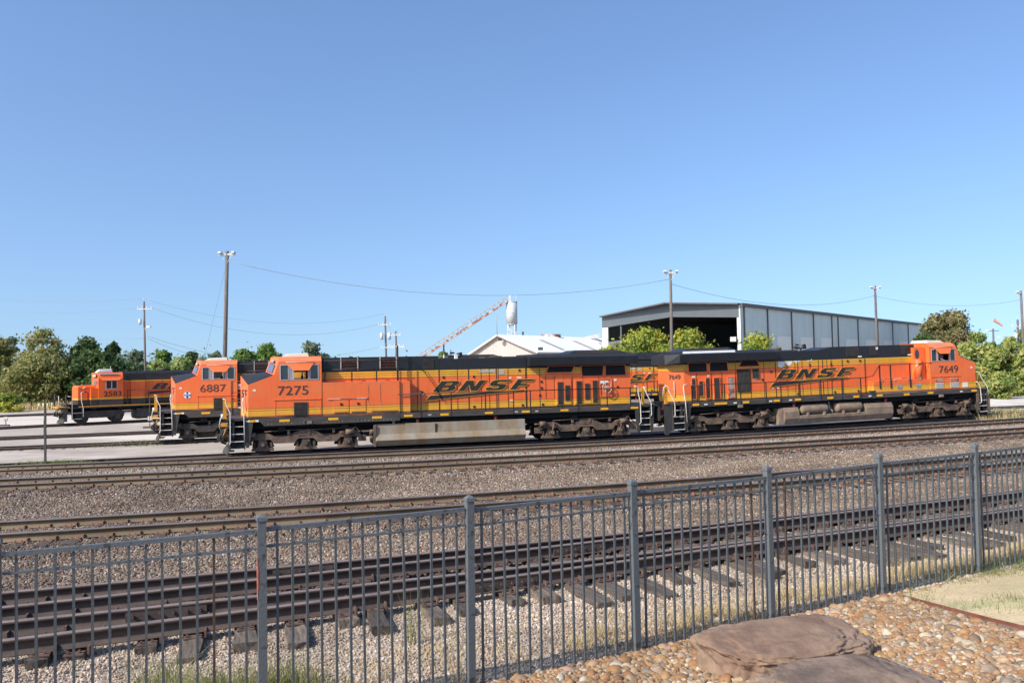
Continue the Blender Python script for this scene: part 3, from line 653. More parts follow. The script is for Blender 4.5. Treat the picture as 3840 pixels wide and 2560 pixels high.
def loco_left(root, num, emblem=False, open_box=False, dusty=True):
    """locomotive with its cab at low x."""
    L = 24.2
    cab_gevo(root, num, 1, 0, emblem=emblem)
    deck_front(root, 1, 0)
    underframe(root, .8, 23.4)
    # near side sill
    s = MB(); s.slab([(1.25, 1.84), (1.25, 1.66), (1.95, 1.66), (2.14, 1.45), (4.1, 1.45), (4.1, 1.62), (4.55, 1.62), (4.55, 1.45), (8.84, 1.48), (8.84, 1.84)], [], -1.5, -1.42)
    part('side_sill', s, M['frame'], root)
    s = MB(); s.box(8.86, 22.05, -1.5, -1.38, 1.60, 1.83); s.box(8.86, 22.05, -1.5, 1.5, 1.83, 1.86); s.box(1.25, 22.05, 1.38, 1.5, 1.55, 1.83); part('walkway', s, M['frame'], root)
    s = MB(); s.box(4.1, 4.55, -1.46, -1.44, 1.45, 1.62); s.box(4.2, 4.42, -1.6, -1.45, 1.50, 1.62); part('jacking_pad', s, M['tank2'], root)
    add_reflectors(root, [2.86, 5.23, 7.42], 1.63, -1.506, .5, .115)
    add_reflectors(root, [9.05, 10.95, 13.35, 15.4, 17.6, 19.95, 21.75], 1.66, -1.506, .45, .11)
    add_reflectors(root, [1.3, 1.72], 1.67, -1.506, .16, .1, M['white'], 'sill_plate'); add_reflectors(root, [1.47], 1.67, -1.506, .22, .1)
    add_reflectors(root, [10.3, 15.0, 16.15], 1.68, -1.506, .18, .08, M['primer'], 'sill_plate')
    # equipment box flush with the cab
    if not open_box:
        b = MB(); b.box(4.935, 8.84, -1.5, -.98, 1.84, 3.53); part('equipment_box', b, M['livery_box'], root)
        seams(root, [7.25, 7.85], 2.3, 3.5, -1.5, w=.006, m=M['rust'])
        for xa in (5.5, 6.35):
            d = MB(); d.box(xa, xa + .75, -1.525, -1.5, 1.98, 2.62); D_ = part('box_door', d, M['livery_box'], root)
            d = MB(); d.box(xa + .32, xa + .42, -1.56, -1.525, 2.36, 2.48); part('door_handle', d, M['ink'], D_)
            d = MB(); d.box(xa + .05, xa + .72, -1.54, -1.52, 1.98, 2.02); part('door_hinge', d, M['frame'], D_)
        d = MB(); d.box(5.2, 7.2, -1.54, -1.5, 2.66, 2.70); part('drip_rail', d, M['rust'], root)
        t = MB(); t.box(7.4, 8.75, -1.53, -1.5, 1.98, 2.02); part('box_step', t, M['frame'], root)
        b = MB(); b.box(8.86, 9.40, -1.42, -.98, 1.86, 3.50); part('battery_box', b, M['livery_box'], root)
        rv = MB()
        for i in range(34): rv.box(5.0 + i * .115, 5.02 + i * .115, -1.508, -1.5, 3.46, 3.48); rv.box(2.3 + i * .19, 2.33 + i * .19, -1.508, -1.5, 1.54, 1.57)
        part('rivets', rv, M['rust'], root)
        seams(root, [4.935], 1.86, 3.53, -1.5, w=.008, m=M['ink'])
    else:
        b = MB(); b.box(4.55, 6.6, -1.42, -.9, 1.6, 3.55); part('equipment_box', b, M['darkbrown'], root)
        f = MB()
        for x in (4.56, 5.9): f.box(x, x + .05, -1.54, -1.43, 1.55, 3.58)
        for z in (3.53, 2.85, 2.45, 2.05): f.box(4.56, 5.95, -1.5, -1.43, z, z + .05)
        f.hexa([(4.7, -1.5, 2.35), (5.6, -1.5, 2.05), (5.6, -1.45, 2.05), (4.7, -1.45, 2.35), (4.7, -1.5, 2.42), (5.6, -1.5, 2.12), (5.6, -1.45, 2.12), (4.7, -1.45, 2.42)])
        part('open_door_frame', f, M['truck'], root)
        for z, mm in ((3.1, M['rust']), (1.95, M['white'])):
            f = MB(); f.box(4.75, 5.6, -1.47, -1.42, z - .05, z + (.32 if mm is M['rust'] else .05)); part('blower_panel', f, mm, root)
    grille(root, 3.58, 4.15, 1.94, 2.56, -1.54)
    grille_fr = MB(); grille_fr.box(3.56, 4.22, -1.535, -1.5, 1.9, 2.58); part('vent_housing', grille_fr, M['frame'], root)
    # hoods
    hood_common(root, 4.95, 11.0, 4.78, .98)
    hood_common(root, 11.02, 15.85, 4.62, 1.0)
    hood_common(root, 15.87, 22.0, 4.5, 1.0, 'radiator_hood')
    for xa, xb in ((5.95, 6.75), (7.95, 8.75)):
        g = grille(root, xa, xb, 4.16, 4.74, -.99, n=4, vert=False, m=M['darkbrown'], name='blower_grille')
        f = MB(); f.box(xa - .05, xa, -1.03, -.98, 4.12, 4.78); f.box(xb, xb + .05, -1.03, -.98, 4.12, 4.78); part('grille_post', f, M['primer'], g)
    grille(root, 10.2, 10.75, 4.1, 4.62, -1.0, m=M['frame'], name='roof_grille')
    seams(root, [8.95, 9.85, 11.0, 12.0, 12.6, 13.3, 13.75, 14.25, 14.8, 15.85, 16.6], 1.9, 4.05)
    seams(root, [11.02, 12.62, 14.15, 15.8], 1.9, 4.6, w=.02)
    seams(root, [16.95, 17.45, 18.5, 19.1, 20.05, 20.85], 2.35, 3.6, w=.01)
    latches(root, [(11.25, 3.66), (12.9, 3.66), (15.45, 3.95), (16.7, 3.3), (16.7, 2.95), (16.6, 2.55), (10.1, 2.9), (15.6, 2.05), (12.9, 2.05), (16.75, 2.05), (21.2, 2.9), (18.05, 3.05), (19.35, 3.05)])
    pr = MB(); pr.box(13.2, 14.1, -1.008, -1.0, 3.85, 4.0); pr.box(14.3, 14.6, -1.008, -1.0, 3.72, 3.98); part('primer_patch', pr, M['primer'], root)
    for (x, z, w_, h_) in ((14.85, 3.50, .14, .08), (15.3, 3.50, .26, .08), (14.9, 2.3, .2, .06), (10.1, 2.75, .1, .1)):
        p = MB(); p.box(x, x + w_, -1.012, -1.0, z, z + h_); part('sticker', p, M['white'], root)
    logo(root, 10.66, 2.90)
    wing(root, 15.9, 22.3)
    # radiator end
    for q in ([(17.0, 3.78), (18.45, 3.78), (18.6, 4.1), (17.15, 4.1)], [(19.08, 3.55), (20.3, 3.55), (20.35, 4.1), (19.05, 4.1)], [(20.48, 3.55), (21.7, 3.55), (21.65, 4.1), (20.5, 4.1)]):
        s = MB(); s.prism_y(q, -1.02, -.99); S = part('radiator_screen', s, M['dark'], root)
        t = MB(); t.slab(offset_ring(q, .05), [q], -1.04, -.99); part('screen_frame', t, M['orange'], S)
    for xa, xb, z0, z1 in ((17.62, 17.92, 2.02, 3.24), (18.05, 18.33, 2.2, 3.05), (18.72, 19.02, 2.02, 3.26), (19.22, 19.5, 2.24, 3.12), (19.68, 19.96, 2.05, 3.28)):
        d = MB(); d.box(xa - .09, xb + .07, -1.06, -1.0, 1.98, 3.4); part('cabinet_door', d, M['livery_hood'], root)
        grille(root, xa, xb, z0, z1, -1.075, n=5)
    d = MB(); d.slab([(20.1, 2.35), (20.85, 2.35), (20.85, 3.38), (20.1, 3.38)], [[(20.15, 2.4), (20.8, 2.4), (20.8, 3.33), (20.15, 3.33)]], -1.05, -1.0); part('brake_recess', d, M['orange'], root)
    hw = MB(); c = Vector((20.48, -1.2, 2.85)); hw.tube([tuple(c + Vector((.27 * cos(a * pi / 8), 0, .3 * sin(a * pi / 8)))) for a in range(17)], .022)
    for a in (0, 2.1, 4.2): hw.tube([tuple(c), tuple(c + Vector((.27 * cos(a), 0, .3 * sin(a))))], .018)
    hw.cyl((20.48, -1.22, 2.85), (20.48, -1.05, 2.85), .1, 10); part('handbrake_wheel', hw, M['primer'], root)
    p = MB(); p.box(20.15, 20.38, -1.07, -1.05, 3.1, 3.26); p.box(20.42, 20.62, -1.07, -1.05, 3.14, 3.26); p.box(21.0, 21.14, -1.02, -1.0, 3.22, 3.34); part('notice_plate', p, M['white'], root)
    # roof fittings
    horn(root, 12.1, 4.68)
    e = MB(); e.cyl((14.35, -.2, 4.62), (14.35, -.2, 4.74), .34, 20); e.box(13.6, 15.8, -.7, .7, 4.62, 4.70); part('exhaust_stack', e, M['frame'], root)
    b = MB(); b.box(12.0, 12.15, -.5, -.3, 4.62, 4.82); part('roof_bracket', b, M['white'], root)
    # catwalk rails over the box
    h = MB(); h.tube([(4.95, -1.0, 3.55), (4.95, -1.25, 4.62), (9.3, -1.25, 4.62), (9.9, -1.2, 4.35), (10.7, -1.1, 3.3), (11.2, -1.08, 2.4)], .02)
    h.tube([(4.95, -1.25, 4.16), (9.1, -1.25, 4.16)], .02)
    for x in (5.1, 6.45, 7.7, 8.78): h.box(x - .03, x + .03, -1.28, -1.22, 3.5, 4.62 if x > 8 or x < 5.2 else 4.16)
    h.box(8.78, 8.84, -1.3, -1.24, 3.5, 5.35); part('catwalk_railing', h, M['black'], root)
    handrail_run(root, 8.75, 22.0, [9.95, 11.55, 13.4, 14.95, 15.9, 17.7, 18.65, 20.35, 21.75], 2.83)
    fuel_tank_plain(root, 7.6, 15.6)
    truck(root, 4.14, dark=not dusty); truck(root, 19.2, links=True, dark=not dusty)
    # rear end
    r = MB(); r.box(22.0, 23.4, -1.5, 1.5, 1.78, 1.86); part('rear_platform', r, M['black_dusty'], root)
    steps(root, 22.30, 22.95); coupler_end(root, L, 1, plow=False)
    grab(root, [(21.98, -1.5, 2.9), (22.2, -1.53, 2.9), (22.2, -1.53, 2.6), (22.32, -1.55, 2.0), (22.34, -1.55, .9), (22.24, -1.5, .75)])
    grab(root, [(22.55, -1.5, 2.9), (22.62, -1.53, 2.7), (22.98, -1.55, 1.95), (23.0, -1.55, 1.3), (22.94, -1.5, 1.2)])
    pt = MB(); pt.prism_y([(22.0, 1.84), (22.28, 1.84), (22.28, .35), (22.12, .42)], -1.5, -1.44); pt.prism_y([(22.98, 1.84), (23.2, 1.84), (23.1, .45), (22.98, .35)], -1.5, -1.44); part('step_bracket', pt, M['black_dusty'], root)
    y = MB(); y.box(22.5, 22.62, -1.42, -1.3, 1.86, 2.88); part('end_post', y, M['yellow'], root)
    rw = MB(); rw.box(22.0, 22.03, -.9, .9, 1.9, 4.1); part('rear_wall', rw, M['livery_hood'], root)

def loco_right(root, num):
    """locomotive with its cab at high x; local x measured from its rear coupler."""
    L = 24.0
    cab_gevo(root, num, -1, 22.9, person=True)
    underframe(root, .8, 21.6)
    s = MB(); s.box(1.2, 14.0, -1.5, -1.38, 1.60, 1.83); s.box(1.2, 14.0, -1.5, 1.5, 1.83, 1.86); part('walkway', s, M['frame'], root)
    s = MB(); s.slab([(14.0, 1.60), (21.5, 1.62), (21.5, 1.86), (14.0, 1.84)], [], -1.52, -1.4); part('side_sill', s, M['frame'], root)
    add_reflectors(root, [1.35, 2.75, 3.15, 4.6, 6.65, 8.1, 10.35, 12.2, 13.9, 17.7, 21.1], 1.68, -1.53, .42, .12)
    add_reflectors(root, [2.1, 4.0, 6.35, 7.7, 13.3, 20.2], 1.69, -1.53, .2, .08, M['white'], 'sill_plate')
    add_reflectors(root, [15.9], 1.66, -1.53, .42, .12)
    p = MB(); p.box(4.3, 4.55, -1.6, -1.4, 1.45, 1.6); p.box(18.6, 18.85, -1.6, -1.4, 1.45, 1.6); part('jacking_pad', p, M['tank2'], root)
    # hoods
    hood_common(root, 1.151, 7.2, 4.5, 1.0, 'radiator_hood'); hood_common(root, 7.22, 11.1, 4.62, 1.0); hood_common(root, 11.12, 17.3, 4.80, .98)
    b = MB(); b.hexa([(10.2, -.95, 4.62), (11.6, -.98, 4.62), (11.6, .98, 4.62), (10.2, .95, 4.62), (11.15, -.9, 4.8), (11.6, -.98, 4.8), (11.6, .98, 4.8), (11.15, .9, 4.8)]); part('hood_fairing', b, M['black'], root)
    rw = MB(); rw.add([(.9, -.7, 1.86), (.9, .7, 1.86), (.9, .7, 4.2), (.9, -.7, 4.2)], [(0, 1, 2, 3)])
    rf = MB(); rf.slab([(.25, 1.86), (.9, 1.86), (.9, 4.2), (.25, 4.2)], [], -.62, .62)
    # angled rear corner panel carrying the number
    rf = MB(); q = [(.28, -.55, 1.86), (1.15, -1.0, 1.86), (1.15, 1.0, 1.86), (.28, .55, 1.86)]; rf.hexa(q + [(a, b_, 4.3) for a, b_, _ in q]); part('rear_end_panel', rf, M['livery_hood'], root)
    tn = lettering('7649', 0, 0, .26, 1.0, 0, 0, 0, M['inkfade'], root, 'number_lettering')
    n0 = Vector((.38, -.602, 0)); dd = Vector((.87, -.45, 0)).normalized(); nn = Vector((-.45, -.87, 0)).normalized()
    wd = max(v.co.x for v in tn.data.vertices)
    for v in tn.data.vertices: v.co = n0 + dd * (v.co.x * .66 / wd) + nn * (.03 - v.co.y) + Vector((0, 0, 3.22 + v.co.z))
    g = MB(); g.tube([(.62, -.77, 2.2), (.6, -.80, 2.25), (.6, -.80, 3.05), (.62, -.77, 3.1)], .02); part('grab_iron', g, M['handrail'], root)
    for z in (2.55, 2.8):
        l = MB(); l.cyl((.26, -.42, z), (.18, -.42, z), .1, 14); part('tail_light', l, M['lens'], root)
    for q in ([(1.45, 3.60), (2.62, 3.60), (2.6, 4.1), (1.45, 4.1)], [(2.82, 3.60), (4.0, 3.60), (3.95, 4.1), (2.84, 4.1)], [(4.75, 3.82), (6.1, 3.82), (5.95, 4.12), (4.95, 4.12)]):
        s = MB(); s.prism_y(q, -1.02, -.99); S = part('radiator_screen', s, M['dark'], root)
        t = MB(); t.slab(offset_ring(q, .05), [q], -1.04, -.99); part('screen_frame', t, M['orange'], S)
    for xa, xb, z0, z1 in ((1.62, 1.86, 2.05, 3.2), (2.08, 2.34, 2.2, 3.04), (2.52, 2.78, 2.05, 3.2), (3.05, 3.42, 2.0, 3.2)): grille(root, xa, xb, z0, z1, -1.03, fr=M['orange'])
    grille(root, 3.98, 4.38, 2.0, 3.2, -1.03, fr=M['orange'], m=M['rust'])
    grille(root, 4.62, 5.4, 2.35, 3.62, -1.03, n=9, fr=M['darkbrown']); grille(root, 5.65, 6.02, 3.12, 3.62, -1.03, n=5, fr=M['frame'])
    seams(root, [1.95, 2.9, 3.6, 4.5, 5.5, 6.4, 7.2, 8.0, 8.55, 9.05, 9.6, 10.2, 10.8, 11.1, 11.9], 1.9, 4.02)
    seams(root, [7.21, 8.75, 10.5, 13.55], 1.9, 4.02, w=.02)
    latches(root, [(6.3, 3.0), (8.7, 2.06), (11.3, 2.06), (13.0, 2.06), (9.6, 3.75), (11.1, 3.75), (6.9, 3.45), (12.3, 3.92), (13.2, 3.92)])
    pr = MB()
    for x, w_, z0 in ((7.4, .45, 3.66), (7.95, .42, 3.76), (8.5, .42, 3.9), (9.4, .35, 3.96)): pr.slab([(x, z0 + .1), (x + w_ * .25, z0), (x + w_ * .7, z0 + .02), (x + w_, z0 + .16), (x + w_, 4.02), (x, 4.04)], [], -1.010, -1.0)
    part('primer_patch', pr, M['white'], root)
    for (x, z, w_, h_) in ((7.7, 3.5, .12, .1), (11.4, 3.36, .16, .12), (12.3, 3.4, .14, .1), (6.9, 2.42, .14, .06), (7.25, 2.42, .16, .06), (5.7, 3.0, .2, .06), (2.65, 3.3, .14, .08), (1.65, 3.28, .2, .08), (14.4, 4.55, .16, .16), (13.1, 4.12, .25, .08), (16.8, 4.12, .25, .08)):
        p = MB(); p.box(x, x + w_, -1.012, -.97, z, z + h_); part('sticker', p, M['white'], root)
    logo(root, 7.18, 2.98)
    wing(root, .7, 7.1, mirror=True)
    wt = MB(); wt.hexa([(.02, -.9, 4.05), (.72, -1.4, 4.14), (.72, 1.4, 4.14), (.02, .9, 4.05), (.02, -.85, 4.62), (.72, -1.45, 4.64), (.72, 1.45, 4.64), (.02, .85, 4.62)]); part('wing_end', wt, M['black'], root)
    pl = MB(); pl.hexa([(.9, -1.42, 4.665), (4.3, -1.42, 4.665), (4.5, -1.05, 4.79), (1.1, -1.05, 4.79), (.9, -1.42, 4.675), (4.3, -1.42, 4.675), (4.5, -1.05, 4.80), (1.1, -1.05, 4.80)]); part('wing_top_sheen', pl, M['galv'], root)  # pale strip paints the sky's reflection on the wing's sloping top
    e = MB(); e.cyl((7.75, -.2, 4.62), (7.75, -.2, 4.86), .4, 20); e.box(7.1, 9.0, -.7, .7, 4.6, 4.7); part('exhaust_stack', e, M['frame'], root)
    horn(root, 9.55, 4.74)
    grille(root, 12.25, 13.2, 4.2, 4.72, -.985, n=10, vert=False, m=M['frame'], back=M['frame'], name='roof_grille')
    for xa in (13.95, 16.3): grille(root, xa, xa + .55, 4.2, 4.74, -.99, n=8, m=M['black_dusty'], name='blower_grille')
    # side apparatus box beside the cab
    b = MB(); b.box(13.75, 18.0, -1.48, -.97, 1.86, 2.62); part('equipment_box', b, M['livery_box'], root)
    b = MB(); b.box(13.45, 13.85, -1.5, -1.35, 1.75, 2.05); part('step_box', b, M['black_dusty'], root)
    b = MB(); b.cyl((17.30, -1.24, 2.62), (17.30, -1.24, 3.86), .24, 20); b.box(17.05, 17.55, -1.42, -1.0, 2.5, 2.64); part('corner_post', b, M['orange'], root)
    b = MB(); b.box(17.05, 17.9, -1.2, -.9, 2.62, 4.6); part('cab_return', b, M['livery_box'], root)
    win = MB(); win.slab([(17.3 + .14 * cos(a * pi / 8), 4.18 + .3 * sin(a * pi / 8)) for a in range(16)], [], -1.22, -1.19); part('oval_window', win, M['glass'], root)
    for xa in (15.45, 17.2 - .3): grille(root, xa, xa + .36, 2.05, 2.36, -1.49, n=4, vert=False, m=M['handrail'], name='side_vent')
    for xa in (18.35, 19.5):
        grille(root, xa, xa + .62, 1.98, 2.33, -1.51, n=5, vert=False, m=M['handrail'], back=M['primer'], name='cab_vent')
        grille(root, xa, xa + .62, 2.40, 2.62, -1.51, n=3, vert=False, m=M['rust'], back=M['orange'], name='cab_vent')
    b = MB(); b.box(20.45, 20.85, -1.51, -1.5, 2.0, 2.3); part('notice_plate', b, M['white'], root)
    h = MB(); h.box(14.1, 17.4, -1.52, -1.49, 2.70, 2.74)
    for x in (14.4, 15.3, 16.3, 17.2): h.box(x - .03, x + .03, -1.52, -1.49, 2.6, 2.74)
    part('box_grab_bar', h, M['rust'], root)
    h = MB(); h.tube([(8.4, -1.5, 2.83), (13.1, -1.5, 2.86), (13.7, -1.5, 2.95), (14.2, -1.5, 3.58), (18.1, -1.5, 3.60)], .024); h.tube([(1.3, -1.5, 2.85), (8.4, -1.5, 2.83)], .024)
    for p_ in (1.35, 1.8, 3.45, 4.5, 6.2, 7.2, 8.5, 9.95, 11.45, 12.8): h.box(p_ - .028, p_ + .028, -1.51, -1.465, 1.62, 2.83)
    for p_ in (14.2, 15.0, 16.45): h.box(p_ - .035, p_ + .035, -1.53, -1.48, 2.15, 3.6)
    part('side_handrail', h, M['darkbrown'] if False else M['black'], root)
    # stepped tank with two air reservoirs
    t = MB()
    prof = lambda zt: [(-1.0, zt), (-1.36, zt), (-1.5, zt - .25), (-1.5, .62), (-1.36, .28), (1.36, .28), (1.5, .62), (1.5, zt - .25), (1.36, zt), (1.0, zt)]
    def seg(xa, xb, zt):
        p = [(y, min(z, zt)) for y, z in prof(max(zt, .95))]; t.prism_x(p, xa, xb)
    t.hexa([(7.0, -1.36, .28), (7.4, -1.36, .28), (7.4, 1.36, .28), (7.0, 1.36, .28), (7.12, -1.3, 1.25), (7.4, -1.36, 1.25), (7.4, 1.36, 1.25), (7.12, 1.3, 1.25)])
    seg(7.4, 8.4, 1.28)
    t.prism_x([(-1.0, .80), (-1.5, .78), (-1.5, .6), (-1.36, .28), (1.36, .28), (1.5, .6), (1.5, .78)], 8.41, 13.09); t.box(8.4, 13.1, -.95, .95, .8, 1.25)
    seg(13.1, 15.1, 1.28)
    part('fuel_tank', t, M['tank2'], root, bevel=.02)
    for xa, xb in ((8.55, 10.55), (11.05, 13.0)):
        c = MB(); z = 1.12; r_ = .30; yy = -1.2; n = 7
        c.cyl((xa + .2, yy, z), (xb - .2, yy, z), r_, 24, cap=False)
        for i in range(n):
            a0, a1 = i / n * pi / 2, (i + 1) / n * pi / 2
            c.cyl((xa + .2 - .2 * sin(a0), yy, z), (xa + .2 - .2 * sin(a1), yy, z), r_ * cos(a0), 24, max(r_ * cos(a1), .002), cap=False); c.cyl((xb - .2 + .2 * sin(a0), yy, z), (xb - .2 + .2 * sin(a1), yy, z), r_ * cos(a0), 24, max(r_ * cos(a1), .002), cap=False)
        R = part('air_reservoir', c, M['tank2'], root)
        s = MB()
        for x in (xa + .4, xb - .45): s.box(x, x + .12, -1.52, -1.3, .72, .95)
        part('reservoir_foot', s, M['tank2'], R)
    for x in (8.2, 14.75):
        f = MB(); f.cyl((x, -1.25, 1.25), (x, -1.25, 1.40), .09, 10); F = part('filler_neck', f, M['tank2'], root); c = MB(); c.cyl((x, -1.25, 1.40), (x, -1.25, 1.52), .1, 12); part('filler_cap', c, M['red'], F)
    pi_ = MB(); pi_.tube([(10.75, -1.1, 1.5), (10.75, -1.15, 1.1), (10.9, -1.2, .95), (10.9, -1.2, .8)], .04); part('drain_pipe', pi_, M['primer'], root)
    truck(root, 3.93, fill=True); truck(root, 18.72, links=True)
    # rear (low x) steps, rails
    r = MB(); r.box(.1, 1.2, -1.5, 1.5, 1.78, 1.86); part('rear_platform', r, M['black_dusty'], root)
    steps(root, .15, .85); coupler_end(root, 0.0, -1, plow=False)
    grab(root, [(-.45, -1.4, 2.2), (-.42, -1.5, 2.8), (-.3, -1.52, 2.86), (-.18, -1.53, 2.86), (-.12, -1.53, 2.6), (.22, -1.55, 1.9), (.22, -1.55, 1.2), (.15, -1.5, 1.1)])
    grab(root, [(1.15, -1.5, 2.92), (.85, -1.53, 2.9), (.8, -1.53, 2.75), (.9, -1.55, 1.9), (.96, -1.55, .75)])
    pt = MB(); pt.prism_y([(.87, 1.84), (1.3, 1.84), (1.2, 1.2), (1.0, .35), (.87, .35)], -1.5, -1.44); pt.prism_y([(-.4, 1.84), (.1, 1.84), (.1, .35), (-.15, .1), (-.3, .1), (-.35, .9)], -1.35, -1.2); part('step_bracket', pt, M['black_dusty'], root)
    y = MB(); y.box(-.32, -.16, -1.42, -1.28, 1.86, 2.84); part('end_post', y, M['yellow'], root)
    hc = MB(); hc.tube([(-.1, -1.2, 1.6), (-.25, -1.2, 1.25), (-.5, -1.2, 1.15), (-.7, -1.15, 1.4)], .035); part('jumper_cable', hc, M['yellow'], root)
    gh = MB(); gh.cyl((-.5, -1.2, 1.5), (-.35, -1.2, 1.55), .08, 10); part('glad_hand', gh, M['red'], root)
    # front (high x)
    r = MB(); r.box(21.45, 22.55, -1.5, 1.5, 1.78, 1.86); part('front_platform', r, M['black_dusty'], root)
    steps(root, 21.75, 22.35); coupler_end(root, 22.85, 1, plow=True)
    grab(root, [(21.5, -1.5, 2.3), (21.62, -1.53, 2.25), (21.78, -1.55, 1.95), (21.84, -1.55, 1.0), (21.74, -1.5, .9)])
    grab(root, [(21.55, -1.45, 2.92), (21.8, -1.5, 2.92), (21.88, -1.53, 2.6), (22.35, -1.55, 1.95), (22.4, -1.55, 1.4)])
    pt = MB(); pt.prism_y([(21.5, 1.84), (21.73, 1.84), (21.73, .45), (21.58, .5)], -1.5, -1.44); pt.prism_y([(22.37, 1.5), (22.55, 1.5), (22.55, .3), (22.4, .3)], -1.5, -1.4); part('step_bracket', pt, M['truck'], root)
    y = MB(); y.box(21.6, 21.74, -1.42, -1.3, 2.1, 2.9); y.box(21.9, 22.05, -1.42, -1.3, 1.86, 2.3); part('end_post', y, M['yellow'], root)
# ------------------------------------------------------------------ terrain, tracks
TH = radians(16.1); TV = Vector((cos(TH), sin(TH), 0)); NV = Vector((-sin(TH), cos(TH), 0))
C0 = Vector((-14.755, 41.69, 0))
def clampq(c2, c1, c0, a=-24, b=32, s_=0.2886):
    def fn(x):
        if x > b: return c2 * b * b + c1 * b + c0 + (x - b) * s_
        if x < a: return c2 * a * a + c1 * a + c0 + (x - a) * (2 * c2 * a + c1)
        return c2 * x * x + c1 * x + c0
    return fn
FEN = [(-5.50, 5.20), (-3.79, 6.08), (-2.08, 6.80), (-0.43, 7.58), (1.20, 8.43), (2.83, 9.30), (4.52, 10.30), (6.24, 11.25), (7.9, 12.25), (9.6, 13.2)]
def Yfen(x): return 7.87 + 0.525 * x + 0.002 * x * x if -12 < x < 14 else 7.87 + 0.53 * x
n1 = clampq(.00345, .3715, 13.35, -14, 16, .48); n3 = clampq(.0042, .3777, 11.79, -14, 16, .48)
def n2(x): return min(clampq(.0022, .4221, 12.89, -14, 8, .46)(x), n1(x) - .19)
def n4(x): return min(clampq(.0049, .4478, 11.36, -14, 8, .5)(x), n3(x) - .19)
def Ynear(x): return (n1(x) + n3(x)) / 2
m1a = clampq(.00345, .3081, 20.68); 
def M1(x): return m1a(x) - .79
m2a = clampq(.00248, .2775, 30.45)
def M2(x): return m2a(x) - .78
m3a = clampq(.00268, .2758, 37.19)
def M3(x): return m3a(x) - .78
def Y0(x): return 41.69 + (x + 14.755) * 0.2886
YZ = -0.15
def rise(x): return .0140 * max(0, min(26, (x + 14.755) / cos(TH) - 24.25))
def levels(x):
    f, n, a, b, c, t = Yfen(x), Ynear(x), M1(x), M2(x), M3(x), Y0(x)
    return [(f - 14, 2.7), (f - 7.9, 2.35), (f - 4.5, 1.95), (f - 2, 1.56), (f - .15, 1.30), (f + .7, 1.20), (n - 2.1, 1.05), (n - .95, 1.09), (n + 1.2, 1.10), (n + 2.2, 1.02), ((n + a) / 2, .93), (a - 1.8, .84), (a - 1.3, .89),
            (a + 1.45, .905), (a + 1.9, .86), ((a + b) / 2, .68), (b - 1.9, .60), (b - 1.25, .69), (b + 1.4, .705), ((b + c) / 2, .50), (c - 1.4, .455), (c + 1.4, .455), (c + 2.6, .12), (t - 2.4, YZ + rise(x)), (t + 2.0, YZ + rise(x)), (t + 9, YZ - .0), (150, YZ), (420, YZ), (4500, YZ)]
NL = len(levels(0))
def ground_sheet(name, i0, i1, m, xs, label=None, ny=1, kind='structure'):
    V = []; rows = []
    for x in xs:
        L = levels(x); col = []
        for i in range(i0, i1):
            for k in range(ny if i < i1 - 1 else ny): 
                t = k / ny; col.append((x, L[i][0] + (L[i + 1][0] - L[i][0]) * t, L[i][1] + (L[i + 1][1] - L[i][1]) * t))
        col.append((x, L[i1][0], L[i1][1])); rows.append(col)
    n = len(rows[0]); V = [p for c in rows for p in c]
    Q = [(i * n + j, (i + 1) * n + j, (i + 1) * n + j + 1, i * n + j + 1) for i in range(len(rows) - 1) for j in range(n - 1)]
    me = quickmesh(name, V, Q, m); o = bpy.data.objects.new(name, me); COL.objects.link(o); o['kind'] = kind
    if label: o['label'] = label
    return o
XS = list(np.arange(-60, 90, 1.5))
ground_sheet('ground', 0, 4, M['g_pebble'], XS, 'bed of tan pebbles and dry soil on the near side of the fence')
ground_sheet('gravel_verge', 4, 7, M['g_verge'], XS, 'pale gravel and dry weeds between fence and rusty track')
ground_sheet('track_bed', 7, 22, M['g_ballast'], XS, 'brown stone ballast under the near tracks')
XS2 = list(np.arange(-400, -60, 20)) + XS + list(np.arange(90, 700, 20)) 
ground_sheet('track_bed', 22, 24, M['g_dark'], XS, 'oil-dark ballast with shade painted in under the two nearest locomotives')  # dark colour covers oil staining and also paints the shade under the locomotives
ground_sheet('yard_ground', 24, 26, M['g_yard'], XS, 'pale grey gravel of the rail yard')
hz = MB()
hz.add([(-60, levels(-60)[22][1], YZ - .35)], [])
big = bpy.data.meshes.new('ground'); R = 4500
big.from_pydata([(-R, -300, YZ - .45), (R, -300, YZ - .45), (R, R, YZ - .45), (-R, R, YZ - .45)], [], [(0, 1, 2, 3)]); big.materials.append(M['g_field'])
bo = bpy.data.objects.new('horizon_ground', big); COL.objects.link(bo); bo['kind'] = 'structure'

def pole_sheet(name, poly, z, m, label=None):
    me = bpy.data.meshes.new(name); me.from_pydata([(x, y, z) for x, y in poly], [], [tuple(range(len(poly)))]); me.materials.append(m)
    o = bpy.data.objects.new(name, me); COL.objects.link(o); o['kind'] = 'structure'
    if label: o['label'] = label
    return o
_o = 1
pole_sheet('dark_ground', [(1, Y0(1) + 1.7), (60, Y0(60) + 1.7), (60, Y0(60) + 7.5), (6, Y0(6) + 7.5)], YZ + .008 , M['g_dark'], 'darker ground behind the two nearest locomotives')  # darker sheet of ground behind the track, along the locomotives only
pole_sheet('field', [(-140, 84), (-62, 97), (-30, 110), (30, 135), (30, 149.9), (-140, 149.9)], YZ + .01, M['g_field'], 'tan dry grass strip before the trees')
pole_sheet('gravel_road', [(27, 57.5), (70, 69), (110, 82), (110, 98), (70, 90), (27, 80)], YZ + .012, M['g_road'], 'pale gravel road beyond the right-hand locomotive')

